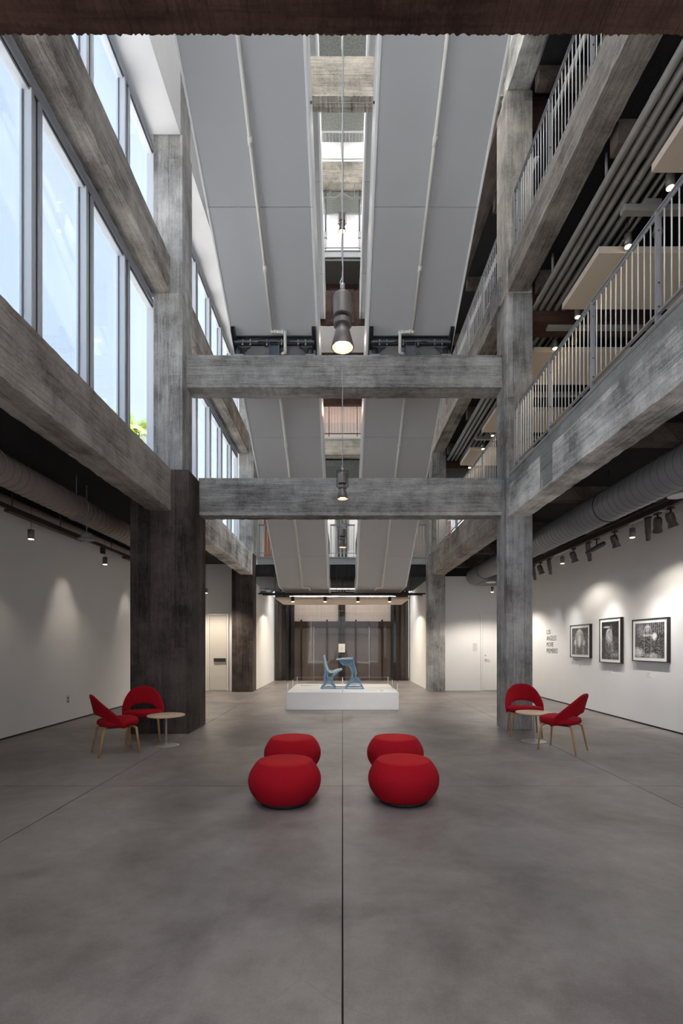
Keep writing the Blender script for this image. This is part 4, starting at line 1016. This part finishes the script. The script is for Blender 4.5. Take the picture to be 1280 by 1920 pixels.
def make_chair():
    """faces local +Y, origin at floor centre"""
    t = thing('lounge_chair', '', 'chair', (0, 0, 0), group='red upholstered chairs with oak legs')
    # seat cushion
    mb = MB(); n = 40; layers = [(.80, .375), (.95, .385), (1.0, .41), (1.0, .435), (.965, .458), (.86, .468), (.5, .474), (.0, .476)]
    vs = []
    for f, z in layers:
        for k in range(n):
            a = 2*PI*k/n; ca, sa = math.cos(a), math.sin(a); p = .62
            x = .268*f*abs(ca)**p*(1 if ca > 0 else -1); y = .245*f*abs(sa)**p*(1 if sa > 0 else -1)
            if y < 0: x *= 1-.12*(-y/.245)
            vs.append((x, y+.01, z-(.012*(y/.245) if z > .4 else 0)*-1))
    fs = [(i*n+k, i*n+(k+1) % n, (i+1)*n+(k+1) % n, (i+1)*n+k) for i in range(len(layers)-1) for k in range(n)]
    fs.append(tuple(range(n))[::-1]); mb.add(vs, fs, True); mb.build('seat', RED, t)
    # back shell with arched opening
    mb = MB(); NT, NR = 36, 6; vs = []
    for i in range(NT+1):
        th = PI*i/NT; c, s = math.cos(th), math.sin(th)
        ou = .300*abs(c)**.80*(1 if c > 0 else -1); ow = .352+.456*abs(s)**.80
        if s < .25: ou *= .93+.07*(s/.25)
        iu = .205*abs(c)**.8*(1 if c > 0 else -1); iw = .375+.158*abs(s)**.55
        for j in range(NR+1):
            f = j/NR; u = ou+(iu-ou)*f; w = ow+(iw-ow)*f
            rel = min(1, max(0, (w-.352)/.456)); q_ = abs(u)/.30
            yc = -.222-.095*rel
            fwd = (q_**2.2)*(.07+.27*(1-rel)**1.15)
            vs.append((u, yc+fwd, w))
    fs = [(i*(NR+1)+j, i*(NR+1)+j+1, (i+1)*(NR+1)+j+1, (i+1)*(NR+1)+j) for i in range(NT) for j in range(NR)]
    mb.add(vs, fs, True); mb.build('backrest', RED, t, solid=.034, bevel=0, subsurf=1)
    for sx in (-1, 1):
        for sy in (-1, 1):
            tx, ty = sx*.205, (.20 if sy > 0 else -.20)
            fx, fy = sx*.235, (.235 if sy > 0 else -.265)
            MB().tube([(sx*.09, ty*.55, .362), (sx*.15, ty*.85, .362), (tx, ty, .345), (tx+(fx-tx)*.2, ty+(fy-ty)*.2, .28), (fx, fy, 0)], [.012, .014, .018, .0155, .010], 10).build('leg', OAK, t)
    MB().box(-.14, .14, -.13, .13, .352, .378).build('seat_frame', BLK, t)
    return t
ch = make_chair()
def place(o, x, y, fx, fy, label, first=False):
    rz = math.atan2(-fx, fy)
    if first: o.location = (x, y, 0); o.rotation_euler[2] = rz; o['label'] = label; return o
    return dup(o, (x, y, 0), rz, label)
place(ch, 3.03, 6.70, -.72, .69, 'red chair nearest the right wall, seen from behind at the round table', True)
place(ch, 2.945, 7.84, -.22, -.97, 'red chair against the right column, facing the camera')
place(ch, -3.05, 6.54, .80, .60, 'red chair in front of the left white wall, its back to it')
place(ch, -3.04, 7.38, .38, -.92, 'red chair against the dark left pier, facing the camera')
def side_table(x, y, label):
    t = thing('side_table', label, 'table', (x, y, 0), group='small round side tables')
    MB().lathe([(.235, .423), (.262, .428), (.262, .442), (.258, .445), (0, .445)], 56, (x, y, 0)).build('tabletop', OAKP, t)
    MB().tube([(x, y, .01), (x, y, .425)], .0125, 14).build('column', TBASE, t)
    MB().lathe([(.18, 0), (.182, .006), (.17, .010), (.03, .016), (.016, .03), (.014, .05)], 48, (x, y, 0)).build('base', TBASE, t)
side_table(2.88, 7.29, 'round pale oak side table between the two red chairs on the right')
side_table(-2.555, 7.01, 'round pale oak side table beside the two red chairs on the left')

# ---------------------------------------------------------------- plinth and school desk
pl = thing('display_plinth', 'low white display plinth before the lifts', 'plinth', (0, 12.08, 0))
bx(-1.265, 1.265, 10.9, 13.26, .0, .39).build('plinth_body', WHITE, pl, bevel=.004)
bx(-1.25, 1.25, 10.91, 13.25, 0, .006).build('shadow_gap', BLK, pl)
ps = [(-1.24, 10.95, .2), (0, 10.93, .33), (1.24, 10.95, .2), (-1.24, 12.05, .2), (1.24, 12.05, .2), (-1.24, 13.2, .2), (1.24, 13.2, .2)]
bar = thing('wire_barrier', 'low wire barrier of thin steel posts round the plinth top', 'barrier', (0, 12.08, .39))
for x, y, h in ps:
    MB().tube([(x, y, .39), (x, y, .39+h)], .009, 8).build('post', BAL, bar)
MB().tube([(-1.24, 10.95, .58), (-1.24, 13.2, .58), (1.24, 13.2, .58), (1.24, 10.95, .58)], .003, 5).build('wire', CABLE, bar)
cd_ = tag(bx(.52, 1.0, 11.05, 11.35, .391, .402).build('label_card', MATB, bevel=.002), 'white caption panel lying at the right front of the plinth', 'caption')
bx(.86, .95, 11.12, 11.28, .4021, .4035).build('printed_block', GREYT, cd_)
for k in range(3): bx(.56, .80, 11.12+.06*k, 11.135+.06*k, .4021, .4032).build('printed_line', GREYT, cd_)
tag(bx(-1.1, -.62, 12.7, 13.0, .391, .41).build('label_card', MATB, bevel=.002), 'white caption panel at the rear left of the plinth', 'caption')

dk = thing('school_desk', 'pale blue cast-iron school desk with attached chair on the plinth', 'school desk', (0, 12.0, .39))
DZ = .012
YD = 12.0
def dp(zx, zy): return ((zx-622)/424*1.01, .39+DZ+(455-zy)/424*1.0)
def rib(pts, w, y0, y1, name, mat, parent, closed=False):
    """flat bar of width w following 2D pts (x,z), extruded y0..y1"""
    P = [Vector(dp(*p)) for p in pts]; L_, R_ = [], []
    ws = w if isinstance(w, list) else [w]*len(P)
    for i, p in enumerate(P):
        t_ = (P[min(i+1, len(P)-1)]-P[max(i-1, 0)]).normalized(); nrm = Vector((-t_.y, t_.x))
        L_.append(p+nrm*ws[i]/2); R_.append(p-nrm*ws[i]/2)
    mb = MB(); n = len(P); vs = [(v.x, y0, v.y) for v in L_]+[(v.x, y0, v.y) for v in R_]+[(v.x, y1, v.y) for v in L_]+[(v.x, y1, v.y) for v in R_]
    fs = []
    for i in range(n-1):
        fs += [(i, i+1, n+i+1, n+i), (2*n+i, 3*n+i, 3*n+i+1, 2*n+i+1), (i, 2*n+i, 2*n+i+1, i+1), (n+i, n+i+1, 3*n+i+1, 3*n+i)]
    fs += [(0, n, 3*n, 2*n), (n-1, 3*n-1, 4*n-1, 2*n-1)]
    mb.add(vs, fs); return mb if name is None else mb.build(name, mat, parent, bevel=.003)
def joinmb(ms):
    o = MB()
    for m_ in ms: o.add(m_.v, m_.f)
    return o
for side, yy in (('near', YD-.25), ('far', YD+.25)):
    a, b_ = yy-.012, yy+.012
    # chair iron frame
    joinmb([rib([(425, 130), (434, 190), (446, 250), (448, 290), (438, 330), (436, 365), (450, 395)], [.03, .035, .05, .055, .04, .04, .05], a, b_, None, None, None),
            rib([(470, 285), (462, 330), (468, 360), (490, 362), (510, 345), (530, 318), (560, 292), (600, 268)], [.03, .03, .035, .035, .04, .045, .04, .02], a, b_, None, None, None),
            rib([(505, 350), (515, 372), (510, 395)], .04, a, b_, None, None, None),
            rib([(440, 378), (480, 372), (515, 378)], .02, a, b_, None, None, None),
            rib([(440, 402), (480, 398), (520, 402)], .022, a, b_, None, None, None),
            rib([(452, 395), (440, 415), (420, 436), (398, 455)], [.05, .04, .035, .03], a, b_, None, None, None),
            rib([(508, 395), (518, 415), (532, 436), (550, 455)], [.05, .04, .035, .03], a, b_, None, None, None),
            rib([(430, 438), (480, 432), (525, 438)], .016, a, b_, None, None, None)]).build('chair_frame', BLUEI, dk, bevel=.003)
    # desk iron frame
    joinmb([rib([(722, 125), (730, 165), (745, 215), (757, 262), (766, 292), (758, 320), (760, 345), (780, 362), (800, 372), (800, 400), (812, 425), (835, 453)], [.03, .03, .03, .03, .025, .025, .03, .03, .035, .03, .035, .03], a, b_, None, None, None),
            rib([(590, 172), (612, 198), (632, 213), (660, 214), (686, 224), (706, 248), (718, 285), (724, 325), (716, 362), (700, 395), (680, 425), (655, 453)], [.02, .025, .025, .02, .022, .025, .025, .03, .03, .04, .04, .03], a, b_, None, None, None),
            rib([(590, 168), (640, 164), (690, 160), (728, 156)], .022, a, b_, None, None, None),
            rib([(660, 214), (700, 208), (742, 206)], .018, a, b_, None, None, None),
            rib([(722, 300), (745, 296), (764, 292)], .018, a, b_, None, None, None),
            rib([(712, 362), (745, 352), (770, 362)], .018, a, b_, None, None, None),
            rib([(702, 398), (750, 390), (800, 400)], .03, a, b_, None, None, None),
            rib([(680, 436), (740, 428), (812, 436)], .016, a, b_, None, None, None)]).build('desk_frame', BLUEI, dk, bevel=.003)
    sc = MB()
    for (zx, zy, R_) in ((625, 186, .030), (652, 190, .036), (682, 187, .038), (712, 183, .036), (722, 228, .032), (728, 262, .030), (742, 278, .02), (742, 378, .03), (765, 380, .026), (720, 382, .024), (780, 384, .02), (738, 240, .02)):
        x, z = dp(zx, zy)
        sc.ring((x, yy, z), R_, .006, 'y', 16, 5, .3, 5.6); sc.ring((x+.006, yy, z-.002), R_*.45, .006, 'y', 10, 5, 1.5, 6.8)
    sc.build('scrollwork', BLUEI, dk)
    rib([(398, 455), (470, 455), (560, 455), (655, 455), (840, 455)], .02, yy-.025, yy+.025, 'foot_rail', BLUEI, dk)
rib([(430, 112), (440, 165), (452, 215), (466, 255), (474, 272)], [.035, .03, .028, .028, .03], YD-.26, YD+.26, 'chair_back', BLUEW, dk)
rib([(478, 278), (500, 288), (530, 286), (560, 274), (590, 264), (616, 260)], [.035, .045, .05, .045, .035, .03], YD-.26, YD+.26, 'chair_seat', BLUEW, dk)
rib([(557, 158), (640, 151), (726, 144)], .032, YD-.29, YD+.29, 'desk_top', BLUEW, dk)
rib([(716, 128), (724, 140)], .03, YD-.27, YD+.27, 'pencil_ledge', BLUEI, dk)
rib([(600, 180), (680, 200), (735, 196)], .012, YD-.24, YD+.24, 'book_shelf', BLUEI, dk)

# ---------------------------------------------------------------- pictures, text
def photo_mat(name, kind):
    m, nt, b = newmat(name); N = nt.nodes; L = nt.links
    t = N.new('ShaderNodeTexCoord'); s = N.new('ShaderNodeSeparateXYZ'); L.new(t.outputs['Generated'], s.inputs[0])
    # on wall: picture runs along Y (viewer's left = far = high y), height Z
    u = mnode(nt, 'SUBTRACT', 1, s.outputs['Y']); v = s.outputs['Z']
    cb = N.new('ShaderNodeCombineXYZ'); L.new(u, cb.inputs[0]); L.new(v, cb.inputs[1])
    vo = N.new('ShaderNodeTexVoronoi'); vo.inputs['Scale'].default_value = {1: 40, 2: 30, 3: 26}[kind]; L.new(cb.outputs[0], vo.inputs['Vector'])
    no = N.new('ShaderNodeTexNoise'); no.inputs['Scale'].default_value = 14; no.inputs['Detail'].default_value = 8; no.inputs['Roughness'].default_value = .75; L.new(cb.outputs[0], no.inputs['Vector'])
    def blob(cx, cy, rx, ry, amp):
        dx = mnode(nt, 'DIVIDE', mnode(nt, 'SUBTRACT', u, cx), rx); dy = mnode(nt, 'DIVIDE', mnode(nt, 'SUBTRACT', v, cy), ry)
        d = mnode(nt, 'ADD', mnode(nt, 'MULTIPLY', dx, dx), mnode(nt, 'MULTIPLY', dy, dy))
        return mnode(nt, 'MULTIPLY', mnode(nt, 'MAXIMUM', mnode(nt, 'SUBTRACT', 1, d), 0), amp)
    tot = mnode(nt, 'MULTIPLY', mnode(nt, 'SUBTRACT', no.outputs['Fac'], .42), 1.1)
    wv = mnode(nt, 'GREATER_THAN', mnode(nt, 'SINE', mnode(nt, 'MULTIPLY', u, 95)), .55)
    n2 = N.new('ShaderNodeTexNoise'); n2.inputs['Scale'].default_value = 5; n2.inputs['Detail'].default_value = 6; L.new(cb.outputs[0], n2.inputs['Vector'])
    v2 = mnode(nt, 'ADD', v, mnode(nt, 'MULTIPLY', mnode(nt, 'SUBTRACT', n2.outputs['Fac'], .5), .35))
    def arch(cx, cy, r0, w, amp):
        dx = mnode(nt, 'SUBTRACT', u, cx); dy = mnode(nt, 'MAXIMUM', mnode(nt, 'SUBTRACT', v, cy), 0)
        d = mnode(nt, 'SQRT', mnode(nt, 'ADD', mnode(nt, 'MULTIPLY', dx, dx), mnode(nt, 'MULTIPLY', dy, dy)))
        return mnode(nt, 'MULTIPLY', mnode(nt, 'LESS_THAN', mnode(nt, 'ABSOLUTE', mnode(nt, 'SUBTRACT', d, r0)), w), amp)
    vo2 = N.new('ShaderNodeTexVoronoi'); vo2.inputs['Scale'].default_value = {1: 90, 2: 70, 3: 60}[kind]; L.new(cb.outputs[0], vo2.inputs['Vector'])
    if kind == 1:
        bl = [blob(.48, .62, .2, .42, 1.0), blob(.2, .45, .1, .14, .8), blob(.78, .45, .1, .14, .8), blob(.48, .5, .06, .3, .8),
              arch(.48, .66, .24, .025, .6), arch(.48, .66, .17, .012, .5), arch(.12, .55, .10, .015, .35), arch(.88, .55, .10, .015, .35)]
        lim = .34; base = .02
    elif kind == 2:
        bl = [blob(.45, .62, .22, .26, .9), blob(.3, .86, .28, .03, 1.0), blob(.6, .8, .03, .14, .5), blob(.55, .3, .3, .4, .3), blob(.85, .12, .2, .1, .6), arch(.45, .62, .17, .02, .5)]
        lim = .62; base = -.12
    else:
        bl = [blob(.45, .82, .10, .16, .7), blob(.68, .60, .10, .13, 1.6), blob(.14, .14, .22, .2, 1.1), blob(.6, .04, .3, .12, .8), blob(.2, .75, .15, .3, .3), blob(.45, .64, .2, .05, .9), arch(.45, .78, .12, .012, .5)]
        lim = .56; base = -.02
        tot = mnode(nt, 'ADD', tot, mnode(nt, 'MULTIPLY', wv, mnode(nt, 'MULTIPLY', mnode(nt, 'GREATER_THAN', v2, .68), .22)))
    crowd = mnode(nt, 'LESS_THAN', v2, lim)
    for x in bl: tot = mnode(nt, 'ADD', tot, mnode(nt, 'MULTIPLY', x, mnode(nt, 'ADD', n2.outputs['Fac'], .2)))
    cs = N.new('ShaderNodeSeparateColor'); L.new(vo.outputs['Color'], cs.inputs[0])
    cs2 = N.new('ShaderNodeSeparateColor'); L.new(vo2.outputs['Color'], cs2.inputs[0])
    ca = mnode(nt, 'MULTIPLY', mnode(nt, 'GREATER_THAN', cs.outputs[0], .5), mnode(nt, 'LESS_THAN', mnode(nt, 'ADD', vo.outputs['Distance'], mnode(nt, 'MULTIPLY', no.outputs['Fac'], .4)), .5))
    cb2 = mnode(nt, 'MULTIPLY', mnode(nt, 'GREATER_THAN', cs2.outputs[0], .55), .35)
    cr_ = mnode(nt, 'ADD', mnode(nt, 'MULTIPLY', ca, .55), cb2)
    tot = mnode(nt, 'ADD', tot, mnode(nt, 'MULTIPLY', crowd, mnode(nt, 'SUBTRACT', cr_, .22)))
    tot = mnode(nt, 'ADD', tot, base)
    r = N.new('ShaderNodeValToRGB'); r.color_ramp.elements[0].color = (.008, .008, .009, 1); r.color_ramp.elements[1].color = (.8, .8, .8, 1); L.new(tot, r.inputs[0])
    L.new(r.outputs[0], b.inputs['Base Color']); b.inputs['Roughness'].default_value = .35
    return m
def picture(ya, yb, z0, z1, kind, label, mw=.075):
    t = thing('framed_photograph', label, 'picture', (XR, (ya+yb)/2, z0))
    x0 = XR-.06
    w = .016
    MB().box(x0, XR, ya, yb, z0, z0+w).box(x0, XR, ya, yb, z1-w, z1).box(x0, XR, ya, ya+w, z0+w, z1-w).box(x0, XR, yb-w, yb, z0+w, z1-w).build('frame', FRAMEB, t)
    bx(x0+.012, XR-.005, ya+w, yb-w, z0+w, z1-w).build('mat_board', MATB, t)
    bx(x0+.009, x0+.0119, ya+mw*1.15, yb-mw*1.15, z0+mw, z1-mw).build('photo_print', photo_mat('print_%d' % kind, kind), t)
picture(10.66, 11.58, 1.165, 1.925, 1, 'small framed monochrome photograph of a lit arched facade, nearest the lettering')
picture(9.47, 10.26, 1.09, 2.007, 2, 'tall framed monochrome photograph of a crowd at night, the middle one')
picture(8.11, 9.10, 1.157, 1.927, 3, 'large framed monochrome photograph of a dense crowd, the right-hand one')
for y, z, lb in ((10.95+.3, .98, 'small'), (9.85+.15, .92, 'middle'), (8.75, .93, 'large')):
    c = tag(bx(XR-.004, XR, y-.14, y+.03, z-.05, z+.05).build('caption_card', MATB), 'tiny white caption card under the '+lb+' photograph', 'caption')
    for k in range(3): bx(XR-.0052, XR-.004, y-.11+.02*k, y+.01, z+.02-.025*k, z+.027-.025*k).build('printed_line', GREYT, c)
# wall lettering
words = ['LOS', 'ANGELES', 'MOVIE', 'PREMIERES']
tt = thing('wall_lettering', 'black capitals reading LOS ANGELES MOVIE PREMIERES on the right wall', 'lettering', (XR, 12.6, 1.25))
for i, wd in enumerate(words):
    cu = bpy.data.curves.new('word', 'FONT'); cu.body = wd; cu.size = .172; cu.extrude = .001; cu.resolution_u = 4; cu.offset = 0; cu.align_x = 'LEFT'; cu.space_character = .97
    cu.materials.append(INK)
    _o = bpy.data.objects.new('word_curve', cu); me = bpy.data.meshes.new_from_object(_o); bpy.data.objects.remove(_o)
    o = bpy.data.objects.new('word', me); COL.objects.link(o); o.parent = tt
    o.rotation_euler = (PI/2, 0, -PI/2); o.scale = (.86, 1, 1)
    o.location = Vector((XR-.0012, 13.05, 1.745-.166*i))-Vector(tt.location)
    o['label'] = 'the word '+wd
# small wall plates
op = tag(bx(XL, XL+.008, 9.12, 9.2, .36, .50).build('power_outlet', plain('outlet_grey', (.5, .5, .5), .5), bevel=.002), 'small grey power outlet low on the left white wall', 'outlet')
for z in (.39, .45): bx(XL+.008, XL+.0095, 9.14, 9.18, z-.012, z+.012).build('socket', INK, op)
tag(bx(4.17, 4.31, 15.49, 15.5, 1.26, 1.52).build('wall_notice', plain('notice_pale', (.62, .62, .62), .7)), 'faint pale text panel on the end wall beside the white door', 'notice')
# brackets of pipework in the lift lobby corner
pc = thing('corner_pipework', 'grey pipework bending out of the white wall left of the lifts', 'pipework', (-2.5, 16.2, 3.3))
MB().tube([(-2.8, 16.3, 3.36), (-2.3, 16.3, 3.36), (-2.1, 16.5, 3.28), (-2.0, 17.4, 3.25)], .02, 8).tube([(-2.8, 16.5, 3.25), (-2.45, 16.5, 3.25), (-2.35, 16.55, 3.35), (-2.2, 16.9, 3.4)], .05, 12).build('pipe_run', PIPEG, pc)
